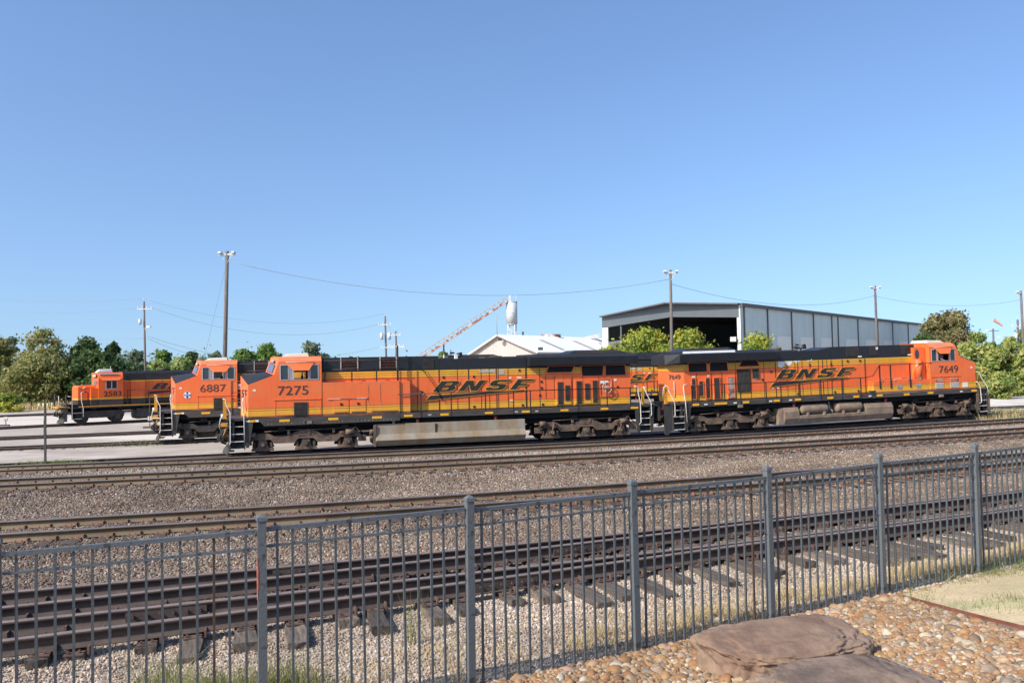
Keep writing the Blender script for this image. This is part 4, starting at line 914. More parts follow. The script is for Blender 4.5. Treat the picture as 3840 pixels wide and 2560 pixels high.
# lawn beyond the rusty edging, pebbles this side
LZ = 1.64
def gz(x, y):
    L = levels(x)
    for (a, za), (b, zb) in zip(L, L[1:]):
        if a <= y <= b: return za + (zb - za) * (y - a) / (b - a)
    return L[0][1] if y < L[0][0] else L[-1][1]
LEDGE = lambda y: 4.66 + (9.9 - y) * .035
lv = []; lq = []
NXL, NYL = 14, 14
for i in range(NXL + 1):
    for j in range(NYL + 1):
        v = j / NYL; u = i / NXL
        ax, ay = 4.0 + (7.2 - 4.0) * (1 - v), 0
        ya = 10.2 + (4.0 - 10.2) * (1 - v)
        xl = LEDGE(ya); x = xl + (16 - xl) * u; y = min(ya + (x - xl) * .53, Yfen(x) - .12)
        lv.append((x, y, gz(x, y) + .012))
for i in range(NXL):
    for j in range(NYL): a = i * (NYL + 1) + j; lq.append((a, a + NYL + 1, a + NYL + 2, a + 1))
lo = bpy.data.objects.new('lawn', quickmesh('lawn', lv, lq, M['g_lawn'])); COL.objects.link(lo); lo['kind'] = 'structure'; lo['label'] = 'dry tan lawn beside the pebble bed'
ed = MB()
pts = []
for k in range(13):
    y = 10.2 - k * .5; x = LEDGE(y) - .02; pts.append((x, y, gz(x, y)))
for a, b in zip(pts, pts[1:]):
    ed.hexa([(a[0], a[1], a[2] - .1), (b[0], b[1], b[2] - .1), (b[0] + .012, b[1], b[2] - .1), (a[0] + .012, a[1], a[2] - .1), (a[0], a[1], a[2] + .035), (b[0], b[1], b[2] + .035), (b[0] + .01, b[1], b[2] + .035), (a[0] + .01, a[1], a[2] + .035)])
tag(part('landscape_edging', ed, M['edging']), 'rusty steel edging strip between pebbles and dry lawn', 'edging')

RP = [(-.078, 0), (.078, 0), (.078, .012), (.02, .03), (.007, .045), (.007, .132), (.042, .138), (.042, .168), (.036, .175), (-.036, .175), (-.042, .168), (-.042, .138), (-.007, .132), (-.007, .045), (-.02, .03), (-.078, .012)]
def rail_mesh(fn, ztop, xa, xb, step, name, ms, parent=None, h=.175):
    xs = np.arange(xa, xb + 1e-6, step); V = []; Q = []; k = len(RP); zs = h / .175
    for x in xs:
        y = fn(x); dy = (fn(x + .1) - fn(x - .1)) / .2; L = sqrt(1 + dy * dy); nx, ny = -dy / L, 1 / L
        for a, z in RP: V.append((x + nx * a, y + ny * a, (ztop(x) if callable(ztop) else ztop) - h + z * zs))
    for i in range(len(xs) - 1):
        for j in range(k): a = i * k + j; b = i * k + (j + 1) % k; Q.append((a, a + k, b + k, b))
    me = quickmesh(name, V, Q, ms[0]); me.materials.append(ms[1])
    mi = np.zeros(len(Q), dtype=np.int32)
    for q in range(len(Q)):
        if q % k in (8, 7, 9): mi[q] = 1
    me.polygons.foreach_set('material_index', mi)
    o = bpy.data.objects.new(name, me); COL.objects.link(o)
    if parent: o.parent = parent
    return o
def frame_at(fn, x):
    y = fn(x); dy = (fn(x + .1) - fn(x - .1)) / .2; a = atan(dy); return Vector((x, y, 0)), a
def tie_mesh(L0, L1, wd=.23, hg=.18, seed=0, rough=.012):
    bm = bmesh.new(); r = random.Random(seed)
    nl = 7
    for i in range(nl + 1):
        y = L0 + (L1 - L0) * i / nl
        for (x, z) in ((-wd / 2, -hg), (wd / 2, -hg), (wd / 2, 0), (wd * .1, 0), (-wd / 2, 0)):
            bm.verts.new((x + r.uniform(-rough, rough), y + (r.uniform(-.02, .02) if i in (0, nl) else 0), z + r.uniform(-rough, rough) * .7))
    bm.verts.ensure_lookup_table()
    for i in range(nl):
        for j in range(5): a = i * 5 + j; b = i * 5 + (j + 1) % 5; bm.faces.new([bm.verts[q] for q in (a, b, b + 5, a + 5)])
    bm.faces.new([bm.verts[j] for j in range(4, -1, -1)]); bm.faces.new([bm.verts[nl * 5 + j] for j in range(5)])
    bmesh.ops.recalc_face_normals(bm, faces=bm.faces)
    me = bpy.data.meshes.new('tie'); bm.to_mesh(me); bm.free(); return me
def plate_mesh():
    p = MB(); p.box(-.10, .10, -.17, .17, 0, .014)
    for a, b in ((-.06, -.12), (.05, -.11), (-.05, .12), (.06, .11)): p.box(a - .012, a + .012, b - .015, b + .015, .014, .045)
    p.box(.125, .15, -.1, .1, -.02, .07)
    return p.mesh('tie_plate', M['plate'])
PLATE = plate_mesh(); PLATE2 = PLATE.copy(); PLATE2.materials.clear(); PLATE2.materials.append(M['plate_dark'])
TIES = []
def make_ties(par, fn, ztop, xa, xb, sp, meshes, rails=None, jit=.02, plates=True, zoff=0.0, limit=100, rot=0.02):
    s = xa; k = 0; over = MB()
    while s < xb:
        p, a = frame_at(fn, s)
        me = meshes[k % len(meshes)]
        if k < limit:
            o = bpy.data.objects.new('tie', me); COL.objects.link(o); o.parent = par
            o.location = (p.x, p.y, (ztop(s) if callable(ztop) else ztop) - .175 + zoff + (random.uniform(-.05, .0) if len(rails) > 2 else random.uniform(-.012, .004))); o.rotation_euler = (0, 0, a + random.uniform(-rot, rot))
            if plates:
                for rf in rails:
                    # plate where the rail crosses this tie
                    d = (rf(s) - p.y) * cos(a)
                    if me['L0'] < d - .05:
                        q = bpy.data.objects.new('tie_plate', PLATE2 if len(rails) > 2 else PLATE); COL.objects.link(q); q.parent = o; q.location = (0, d, .002 + (0.175 - .175)); 
        k += 1; s += sp * cos(a) * random.uniform(1 - jit, 1 + jit)
tset_main = [];
for i in range(4):
    me = tie_mesh(-1.32 + random.uniform(-.06, .06), 1.32 + random.uniform(-.06, .06), .23, .18, i); me.materials.append(M['tiedark']); me['L0'] = -1.4; tset_main.append(me)

def track(name, label, fa, fb, fc, z, xa, xb, xt0, xt1, sp=.52, mats=('rail', 'railtop'), ties=tset_main, plates=True, group=None, zoff=0.0, step=1.5, limit=100):
    T = thing(name, label, 'railway track', group=group)
    for f in (fa, fb): rail_mesh(f, z, xa, xb, step, 'rail', (M[mats[0]], M[mats[1]]), T)
    make_ties(T, fc, z, xt0, xt1, sp, ties, (fa, fb), plates=plates, zoff=zoff, limit=limit)
    return T
def off(fn, d):   # parallel curve
    def g(x):
        dy = (fn(x + .1) - fn(x - .1)) / .2; return fn(x) + d * sqrt(1 + dy * dy)
    return g
T1_ = track('railway_track', 'main line of brown-sided rails next beyond the fence-side rusty siding, ballast on both sides', off(M1, -.755), off(M1, .755), M1, 1.1, -40, 60, -13.0, 15.5, .52)
track('railway_track', 'middle main line with two rails close together and tie ends in the ballast', off(M2, -.755), off(M2, .755), M2, .9, -45, 75, -17, 25, .53)
track('railway_track', 'third main line running just in front of the two nearest locomotives', off(M3, -.755), off(M3, .755), M3, .65, -45, 80, -21, 30, .53)
# rusty siding: two pairs of rails on long switch ties
SW = thing('rusty_siding_track', 'rusty siding of four dark rails on weathered timber ties just behind the fence', 'railway track')
RR = (M['railrust'], M['railrusttop'])
for f in (n1, n2, n3, n4): rail_mesh(f, 1.35, -14, 17, .8, 'rail', RR, SW)
tset_near = []
for i in range(9):
    me = tie_mesh(-1.95 - random.uniform(-.45, .25), 1.15, .225 + random.uniform(-.02, .02), .2, 20 + i, .022); me.materials.append(M['tie']); me['L0'] = -2.5; tset_near.append(me)
make_ties(SW, Ynear, 1.35, -8.2, 14.5, .53, tset_near, (n1, n2, n3, n4), jit=.10, rot=.07)
def joint(x0, fn, sd=-1):
    p, a = frame_at(fn, x0); j = MB()
    j.box(-.46, .46, sd * .012, sd * .045, .03, .135); 
    for k in range(6): j.cyl((-.38 + k * .152, sd * .045, .085), (-.38 + k * .152, sd * .075, .085), .022, 8)
    o = part('joint_bar', j, M['railrust'], SW); o.location = (p.x, p.y, 1.175); o.rotation_euler = (0, 0, a)
joint(-4.3, n3); joint(-3.1, n1); joint(1.0, n2); joint(-.15, n4); joint(6.4, n1); joint(9.2, n3)

# yard tracks
def ystr(off_n, th=TH, base=C0):
    N = Vector((-sin(th), cos(th), 0)); p = base + N * off_n
    return lambda x: p.y + (x - p.x) * tan(th)
TH2 = radians(36); C2 = Vector((-38.64, 69.17, 0))
tie_y = tie_mesh(-1.3, 1.3, .22, .15, 77); tie_y.materials.append(M['tiedark']); tie_y['L0'] = -1.4
def ytrack(label, fc, xa, xb, z=0.0, ties=(0, 0), mats=('railrust', 'railrusttop')):
    return track('yard_track', label, off(fc, -.75), off(fc, .75), fc, z, xa, xb, ties[0], ties[1], .56, mats=mats, ties=[tie_y], plates=False, zoff=.012 + .02, step=4)
ytrack('yard track carrying the two nearest locomotives', ystr(0), -50, 80, rise, (-34, -15))
ytrack('yard track under the second locomotive from the left', ystr(10.665), -60, 80, 0.0, (-40, -16))
ytrack('empty yard track in the pale gravel between the two left locomotives', ystr(20.0, radians(19)), -60, -8, 0.02)
ytrack('yard track under the leftmost small locomotive', ystr(0, TH2, C2), -75, 0, 0.02)
ytrack('farthest yard track along the tan grass at left', ystr(0, radians(30), Vector((-52, 86, 0))), -90, -20, .08, mats=('railrust', 'railrust'))
ytrack('rails beyond the gravel road at right', ystr(0, radians(16), Vector((60, 92, 0))), 35, 110, .1, mats=('railrust', 'railrust'))

# ------------------------------------------------------------------ stones
def rock_protos(prefix, n, flat, rough, m, rounded=False, seed=0):
    c = bpy.data.collections.new(prefix + '_stones'); r = random.Random(seed)
    for i in range(n):
        bm = bmesh.new(); bmesh.ops.create_icosphere(bm, subdivisions=2 if rounded else 1, radius=.5)
        sx, sy, sz = r.uniform(.8, 1.25), r.uniform(.65, 1.0), r.uniform(.45, .75) * flat
        ph = [r.uniform(0, 6) for _ in range(4)]
        for v in bm.verts:
            k = 1 + (r.uniform(-rough, rough) if not rounded else .10 * sin(v.co.x * 4 + ph[0]) + .08 * sin(v.co.y * 5 + ph[1]) + .06 * sin(v.co.z * 6 + ph[2]))
            v.co = Vector((v.co.x * sx, v.co.y * sy, v.co.z * sz)) * k
        if rounded:
            for f in bm.faces: f.smooth = True
        me = bpy.data.meshes.new(prefix); bm.to_mesh(me); bm.free(); me.materials.append(m)
        o = bpy.data.objects.new(prefix + '_stone', me); c.objects.link(o)
    return c
def scatter(name, label, emitter_pts, emitter_quads, coll, dens, smin, smax, seed=0, align=0.5, cat='gravel', zoff=0):
    me = quickmesh(name, emitter_pts, emitter_quads, M['g_ballast'])
    o = bpy.data.objects.new(name, me); COL.objects.link(o); o['kind'] = 'stuff'; tag(o, label, cat)
    ng = bpy.data.node_groups.new(name, 'GeometryNodeTree')
    ng.interface.new_socket('Geometry', in_out='INPUT', socket_type='NodeSocketGeometry'); ng.interface.new_socket('Geometry', in_out='OUTPUT', socket_type='NodeSocketGeometry')
    N = ng.nodes; L = ng.links; gi = N.new('NodeGroupInput'); go = N.new('NodeGroupOutput')
    d = N.new('GeometryNodeDistributePointsOnFaces'); d.inputs['Density'].default_value = dens; d.inputs['Seed'].default_value = seed
    ins = N.new('GeometryNodeInstanceOnPoints'); ci = N.new('GeometryNodeCollectionInfo'); ci.inputs[0].default_value = coll
    ci.inputs['Separate Children'].default_value = True; ci.inputs['Reset Children'].default_value = True
    ins.inputs['Pick Instance'].default_value = True
    rv = N.new('FunctionNodeRandomValue'); rv.data_type = 'FLOAT_VECTOR'
    rv.inputs[0].default_value = (-align, -align, 0); rv.inputs[1].default_value = (align, align, 6.283)
    rs = N.new('FunctionNodeRandomValue'); rs.data_type = 'FLOAT'; rs.inputs[2].default_value = smin; rs.inputs[3].default_value = smax; rs.inputs[8].default_value = 5
    L.new(gi.outputs[0], d.inputs[0]); L.new(d.outputs[0], ins.inputs[0]); L.new(ci.outputs[0], ins.inputs['Instance'])
    e2r = N.new('FunctionNodeEulerToRotation'); L.new(rv.outputs[0], e2r.inputs[0]); L.new(e2r.outputs[0], ins.inputs['Rotation'])
    L.new(rs.outputs[1], ins.inputs['Scale']); L.new(ins.outputs[0], go.inputs[0])
    md = o.modifiers.new('stones', 'NODES'); md.node_group = ng
    return o
def strip(fa, fb, z_at, xa, xb, dx=.5, ny=4, lim=.66):
    """emitter patch between curves fa and fb limited to what the camera could see."""
    V = []; Q = []; idx = {}
    xs = np.arange(xa, xb, dx)
    for i, x in enumerate(xs):
        for j in range(ny + 1):
            y = fa(x) + (fb(x) - fa(x)) * j / ny; V.append((x, y, z_at(x, y)))
    for i in range(len(xs) - 1):
        for j in range(ny):
            a = i * (ny + 1) + j; p = V[a]; 
            if abs(p[0]) < lim * p[1] + 1.0: Q.append((a, a + ny + 1, a + ny + 2, a + 1))
    return V, Q
RK = rock_protos('ballast', 7, 1.0, .16, M['s_ballast'], seed=1)
RW = rock_protos('gravel', 6, 1.0, .2, M['s_white'], seed=2)
RP3 = rock_protos('pale_ballast', 6, 1.0, .16, M['s_pale'], seed=4)
RPb = rock_protos('pebble', 8, 1.15, 0, M['s_pebble'], rounded=True, seed=3)
za = lambda x, y: gz(x, y) + .004
scatter('ballast', 'loose brown ballast stones between rusty siding and first main line', *strip(lambda x: n3(x) - .3, lambda x: M1(x) + 1.5, za, -14, 19, .5, 8), RK, 430, .035, .085, 1, 1.5, 'ballast')
scatter('ballast', 'loose brown ballast stones between first and middle main lines', *strip(lambda x: M1(x) + 1.5, lambda x: M2(x) + 1.5, za, -22, 28, .7, 8), RK, 210, .05, .11, 2, 1.5, 'ballast')
scatter('ballast', 'loose pale ballast stones around the third main line', *strip(lambda x: M2(x) + 1.5, lambda x: M3(x) + 1.5, za, -28, 34, 1, 6), RP3, 130, .05, .11, 3, 1.5, 'ballast')
scatter('gravel', 'loose pale crushed stone between the fence and the rusty siding', *strip(lambda x: Yfen(x) - .1, lambda x: n3(x) + .4, za, -9, 15, .4, 8), RW, 900, .014, .045, 4, 1.5)
V, Q = strip(lambda x: Yfen(x) + .25, lambda x: Yfen(x) + 1.5, za, -4.6, -2.0, .2, 8, .7)
V = [(x, y, z) for x, y, z in V]; Q = [q for q in Q if sin(V[q[0]][0] * 4.1) + cos(V[q[0]][1] * 5) > .1]
scatter('chalk_gravel', 'patches of whitish crushed stone at the bottom left behind the fence', V, Q, rock_protos('chalk', 5, 1, .2, M['s_chalk'], seed=9), 1500, .02, .05, 12, 1.5)
def peb_a(x): return max(2.8, Yfen(x) - 6)
def is_lawn(x, y): return x > LEDGE(y) and y > 3.8
V, Q = strip(peb_a, lambda x: Yfen(x) - .02, za, -4, 10, .2, 24, .7)
Q = [q for q in Q if not is_lawn(V[q[0]][0] + .2, V[q[0]][1])]
scatter('pebbles', 'rounded tan and orange river pebbles around the boulders', V, Q, RPb, 700, .03, .075, 5, .6, 'pebbles')
scatter('large_pebbles', 'larger rounded stones lying among the small orange pebbles', V, Q, RPb, 26, .075, .15, 15, .45, 'pebbles')
V2, Q2 = strip(lambda x: Yfen(x) - .3, lambda x: Yfen(x) + .8, za, 1.0, 6.5, .2, 6, .7)
scatter('pebbles', 'scattered tan pebbles fallen just behind the fence', V2, Q2, RPb, 40, .04, .09, 6, .5, 'pebbles')

# ------------------------------------------------------------------ boulders
def boulder(name, label, cx, cy, z, sx, sy, sz, rot, seed, m, tilt=(0, 0)):
    bm = bmesh.new(); bmesh.ops.create_icosphere(bm, subdivisions=6, radius=1.0); r = random.Random(seed)
    from mathutils import noise as mn
    for v in bm.verts:
        p = v.co.copy(); e = .62
        q = Vector([math.copysign(abs(c) ** e, c) for c in p])
        n_ = mn.fractal(p * 1.5 + Vector((seed, 0, 0)), 0.7, 2.2, 8) * .15 - .05 * abs(mn.noise(p * 2.6 + Vector((0, 0, seed)))) + mn.noise(p * .9 + Vector((0, seed, 0))) * .16
        q *= 1 + n_; q.z = q.z if q.z < .5 else .5 + (q.z - .5) * .45
        v.co = Vector((q.x * sx, q.y * sy, q.z * sz))
    for f in bm.faces: f.smooth = True
    me = bpy.data.meshes.new(name); bm.to_mesh(me); bm.free(); me.materials.append(m)
    o = bpy.data.objects.new(name, me); COL.objects.link(o); o.location = (cx, cy, z); o.rotation_euler = (tilt[0], tilt[1], rot)
    return tag(o, label, 'boulder', 'flat brown boulders on the pebble bed')
boulder('boulder', 'long flat reddish brown boulder against the fence, the upper of the pair', 2.36, 7.42, 1.52, .77, .46, .40, .35, 3, M['boulder'], (.10, .0))
boulder('boulder', 'grey-brown lichen-spotted boulder cut off by the bottom edge, nearer than its reddish neighbour', 2.40, 6.22, 1.64, .66, .42, .31, .30, 8, M['boulder2'], (.10, .0))

# ------------------------------------------------------------------ fence
FZ0, FZ1 = 1.22, 3.0
Fn = thing('picket_fence', 'grey-blue metal picket fence across the foreground', 'fence', (FEN[1][0], FEN[1][1], 0))
def fpart(name, mb, m, **k):
    o = part(name, mb, m, Fn, **k); o.matrix_parent_inverse = Matrix.Translation((-FEN[1][0], -FEN[1][1], 0)); return o
posts = FEN[1:9]
post_me = None; pick_me = None
pm = MB(); pm.box(-.034, .034, -.034, .034, 0, 1.76)
pm.hexa([(-.042, -.042, 1.755), (.042, -.042, 1.755), (.042, .042, 1.755), (-.042, .042, 1.755), (-.040, -.040, 1.785), (.040, -.040, 1.785), (.040, .040, 1.785), (-.040, .040, 1.785)])
pm.hexa([(-.040, -.040, 1.784), (.040, -.040, 1.784), (.040, .040, 1.784), (-.040, .040, 1.784), (-.008, -.008, 1.81), (.008, -.008, 1.81), (.008, .008, 1.81), (-.008, .008, 1.81)])
post_mesh = pm.mesh('post', M['fence'])
kk = MB(); kk.box(-.0095, .0095, -.0095, .0095, 0, 1.60); pick_mesh = kk.mesh('picket', M['picket'])
pick_rust = pick_mesh.copy(); pick_rust.materials.clear(); pick_rust.materials.append(M['fencerust'])
npk = 0
for i, (x, y) in enumerate(posts):
    nx_, ny_ = posts[min(i + 1, len(posts) - 1)] if i < len(posts) - 1 else posts[i]; px_, py_ = posts[i - 1] if i else posts[i]
    a = atan2(ny_ - py_, nx_ - px_)
    o = bpy.data.objects.new('post', post_mesh); COL.objects.link(o); o.parent = Fn; o.matrix_parent_inverse = Matrix.Translation((-FEN[1][0], -FEN[1][1], 0))
    o.location = (x, y, FZ0); o.rotation_euler = (random.uniform(-.006, .006), random.uniform(-.008, .008), a)
    if i == len(posts) - 1: continue
    x1, y1 = posts[i + 1]; d = Vector((x1 - x, y1 - y, 0)); L_ = d.length; a = atan2(d.y, d.x); drop = random.uniform(-.008, .008)
    R_ = MB(); R_.prism_x([(-.018, 1.655), (.018, 1.655), (.018, 1.69), (-.018, 1.69)], .037, L_ - .037); 
    R_2 = MB(); R_2.box(.037, L_ - .037, -.011, .011, 1.525, 1.545); R_3 = MB(); R_3.box(.037, L_ - .037, -.014, .014, .06, .09)
    for nm, mb in (('top_rail', R_), ('upper_rail', R_2), ('bottom_rail', R_3)):
        o = fpart(nm, mb, M['fence']); o.location = (x, y, FZ0 + drop); o.rotation_euler = (0, 0, a)
    npp = 14 if i < 4 else 14
    for k in range(npp):
        t = (k + 1) / (npp + 1); me = pick_rust if (i, k) in ((0, 11), (3, 12), (4, 1), (6, 9)) else pick_mesh
        o = bpy.data.objects.new('picket', me); COL.objects.link(o); o.parent = Fn; o.matrix_parent_inverse = Matrix.Translation((-FEN[1][0], -FEN[1][1], 0))
        o.location = (x + d.x * t, y + d.y * t, FZ0 + drop + .075 - .01); o.rotation_euler = (random.uniform(-.006, .006), random.uniform(-.006, .006), a); npk += 1

orange_mark = MB(); orange_mark.box(-.0375, -.036, -.036, .0, 1.12, 1.46); orange_mark.box(-.036, -.026, -.0375, -.036, 1.2, 1.4)
o = fpart('paint_mark', orange_mark, mat('faded_red_paint', (.42, .13, .09), .8, .4, 20)); o.location = (posts[1][0], posts[1][1], FZ0); o.rotation_euler = (0, 0, .47)
dp = MB(); dp.box(-.045, .045, -.03, .03, 0, 3.0); dp.box(-.055, .055, -.045, -.03, 1.5, 2.2)
tag(part('marker_post', dp, M['black_dusty']), 'thin dark steel post standing alone at the edge of the yard, left', 'post').location = (-22.2, 39.3, YZ)
# ------------------------------------------------------------------ place the big locomotives
def loco_root(label, origin, th=TH, tilt=0.0):
    o = thing('locomotive', label, 'locomotive', group='orange and black diesel locomotives')
    o.matrix_world = Matrix.Translation(origin) @ Matrix.Rotation(th, 4, 'Z') @ Matrix.Rotation(-tilt, 4, 'Y'); return o
LA = loco_root('orange wide-nosed locomotive numbered 7275 with long pale fuel tank, nearest at the middle', C0); loco_left(LA, '7275')
nb7 = None
LB = loco_root('orange locomotive numbered 7649 facing right with two air tanks and a person in its cab', C0 + TV * 24.25, TH, .0140); loco_right(LB, '7649')
C1 = Vector((-22.0, 50.70, 0))
LC = loco_root('orange locomotive numbered 6887 with round blue cross emblem, second from the left', C1); loco_left(LC, '6887', emblem=True, open_box=True, dusty=False)
# one more unit glimpsed through the gap between the two nearest
NB = C0 + NV * 22.0
def s_at(px, w=0, base=NB):
    u = (px - 1920) / F_PX; b = base + NV * w; return (u * b.y - b.x) / (TV.x - u * TV.y)
LDo = NB + TV * (s_at(2421) - 15.6)
LD = loco_root('orange and black locomotive seen only through the gap between the two nearest ones', LDo + Vector((0, 0, -.2))); loco_left(LD, None, open_box=True, dusty=False)
hb = MB(); hb.hexa([(12.6, -.9, 4.7), (18.2, -.9, 4.7), (18.2, .9, 4.7), (12.6, .9, 4.7), (13.0, -.7, 5.25), (17.2, -.7, 5.35), (17.2, .7, 5.35), (13.0, .7, 5.25)]); part('brake_hatch', hb, M['black'], LD)
for root, num, col_ in ((LC, '6887', 'ink'), (LA, '7275', 'ink')):
    nbx = lettering(num, 0, 0, .10, 1.0, .01, 0, 0, M['white'], root, 'number_box_lettering')
    q = [(2.22, 0, 4.12), (2.62, -1.5, 3.95), (2.86, -1.5, 4.62), (2.50, 0, 4.86)]
    e1 = (Vector(q[1]) - Vector(q[0])).normalized(); nr = (Vector(q[1]) - Vector(q[0])).cross(Vector(q[3]) - Vector(q[0])).normalized(); up = nr.cross(e1)
    o_ = Vector(bil(q, .33, .76)) + nr * .075; wd = max(v.co.x for v in nbx.data.vertices)
    for v in nbx.data.vertices: v.co = o_ + e1 * (v.co.x * .42 / wd) + up * v.co.z - nr * v.co.y

# person leaning on the sill of the 7649's open window
def person_body():
    bones = {'pel': (0, 0, 0), 'che': (0, .02, .32), 'nk': (0, 0, .50), 'hd': (.01, -.03, .60), 'sl': (-.19, -.02, .42), 'el': (-.22, -.24, .20), 'hl': (-.02, -.34, .13), 'sr': (.19, 0, .42), 'er': (.27, .12, .18), 'hr': (.2, .3, .1)}
    rad = {'pel': .15, 'che': .16, 'nk': .06, 'hd': .07, 'sl': .075, 'el': .05, 'hl': .032, 'sr': .075, 'er': .05, 'hr': .035}
    ks = list(bones); ed_ = [('pel', 'che'), ('che', 'nk'), ('nk', 'hd'), ('che', 'sl'), ('sl', 'el'), ('el', 'hl'), ('che', 'sr'), ('sr', 'er'), ('er', 'hr')]
    # fingers of the hand on the sill
    for i in range(4):
        b1, b2 = 'f%da' % i, 'f%db' % i; bones[b1] = (.045 + .0, -.37 - .0, .105 + .018 * (i - 1.5)); bones[b2] = (.06 + .01 * (i % 2), -.39, .075 + .016 * (i - 1.5)); rad[b1] = .0095; rad[b2] = .008; ed_ += [('hl', b1), (b1, b2)]
    bones['ta'] = (.0, -.37, .15); rad['ta'] = .01; ed_.append(('hl', 'ta'))
    ks = list(bones); me = bpy.data.meshes.new('person'); me.from_pydata([bones[k] for k in ks], [(ks.index(a), ks.index(b)) for a, b in ed_], []); me.update()
    o = bpy.data.objects.new('person', me)
    md = o.modifiers.new('skin', 'SKIN'); o.modifiers.new('sub', 'SUBSURF').levels = 2; o.modifiers['sub'].render_levels = 2
    return o, me, ks, rad
def build_person(loc, rz):
    o, me, ks, rad = person_body()
    for i, k in enumerate(ks): me.skin_vertices[0].data[i].radius = (rad[k], rad[k])
    me.skin_vertices[0].data[0].use_root = True
    m2 = evaluated_mesh(o); bpy.data.objects.remove(o)
    m2.materials.clear(); m2.materials.append(M['cloth']); m2.materials.append(M['skin'])
    for p in m2.polygons:
        c = p.center; p.use_smooth = True
        if c.z > .49 or (c.y < -.26): p.material_index = 1
    m2.name = 'person'; P = bpy.data.objects.new('person', m2); COL.objects.link(P); P.matrix_world = Matrix.Translation(loc) @ Matrix.Rotation(rz, 4, 'Z')
    tag(P, 'person in a grey shirt resting a forearm on the open cab window sill of 7649', 'person')
    bm = bmesh.new(); bmesh.ops.create_uvsphere(bm, u_segments=20, v_segments=14, radius=.105)
    for v in bm.verts:
        c = v.co; c.z *= 1.22; c.x *= .84
        if c.y < -.05 and abs(c.x) < .02 and -.035 < c.z < .02: c.y -= .022
        if c.y < 0 and c.z < -.05: c.x *= .82
    for sx in (-1, 1): bmesh.ops.create_uvsphere(bm, u_segments=8, v_segments=6, radius=.022, matrix=Matrix.Translation((sx * .09, .01, 0)))
    me3 = bpy.data.meshes.new('head'); bm.to_mesh(me3); bm.free(); me3.materials.append(M['skin'])
    for p in me3.polygons: p.use_smooth = True
    h = bpy.data.objects.new('head', me3); COL.objects.link(h); h.parent = P; h.location = (.01, -.03, .67)
    for sx in (-1, 1): e = MB(); e.cyl((.01 + sx * .035, -.135, .685), (.01 + sx * .035, -.125, .685), .012, 8); part('eye', e, M['ink'], P)
    e = MB(); e.box(-.015, .035, -.135, -.12, .61, .617); part('mouth', e, M['darkbrown'], P)
    bm = bmesh.new(); bmesh.ops.create_uvsphere(bm, u_segments=18, v_segments=12, radius=.115)
    for v in bm.verts:
        v.co.z = v.co.z * 1.1 + .03; v.co.x *= .86; v.co.y += .012
        if v.co.y < -.03 and v.co.z < .06: v.co.y *= .3
    me4 = bpy.data.meshes.new('hair'); bm.to_mesh(me4); bm.free(); me4.materials.append(M['hair'])
    h = bpy.data.objects.new('hair', me4); COL.objects.link(h); h.parent = P; h.location = (.01, -.02, .68)
build_person(LB.matrix_basis @ Vector((22.9 - 3.75, -1.12, 3.62)), TH)

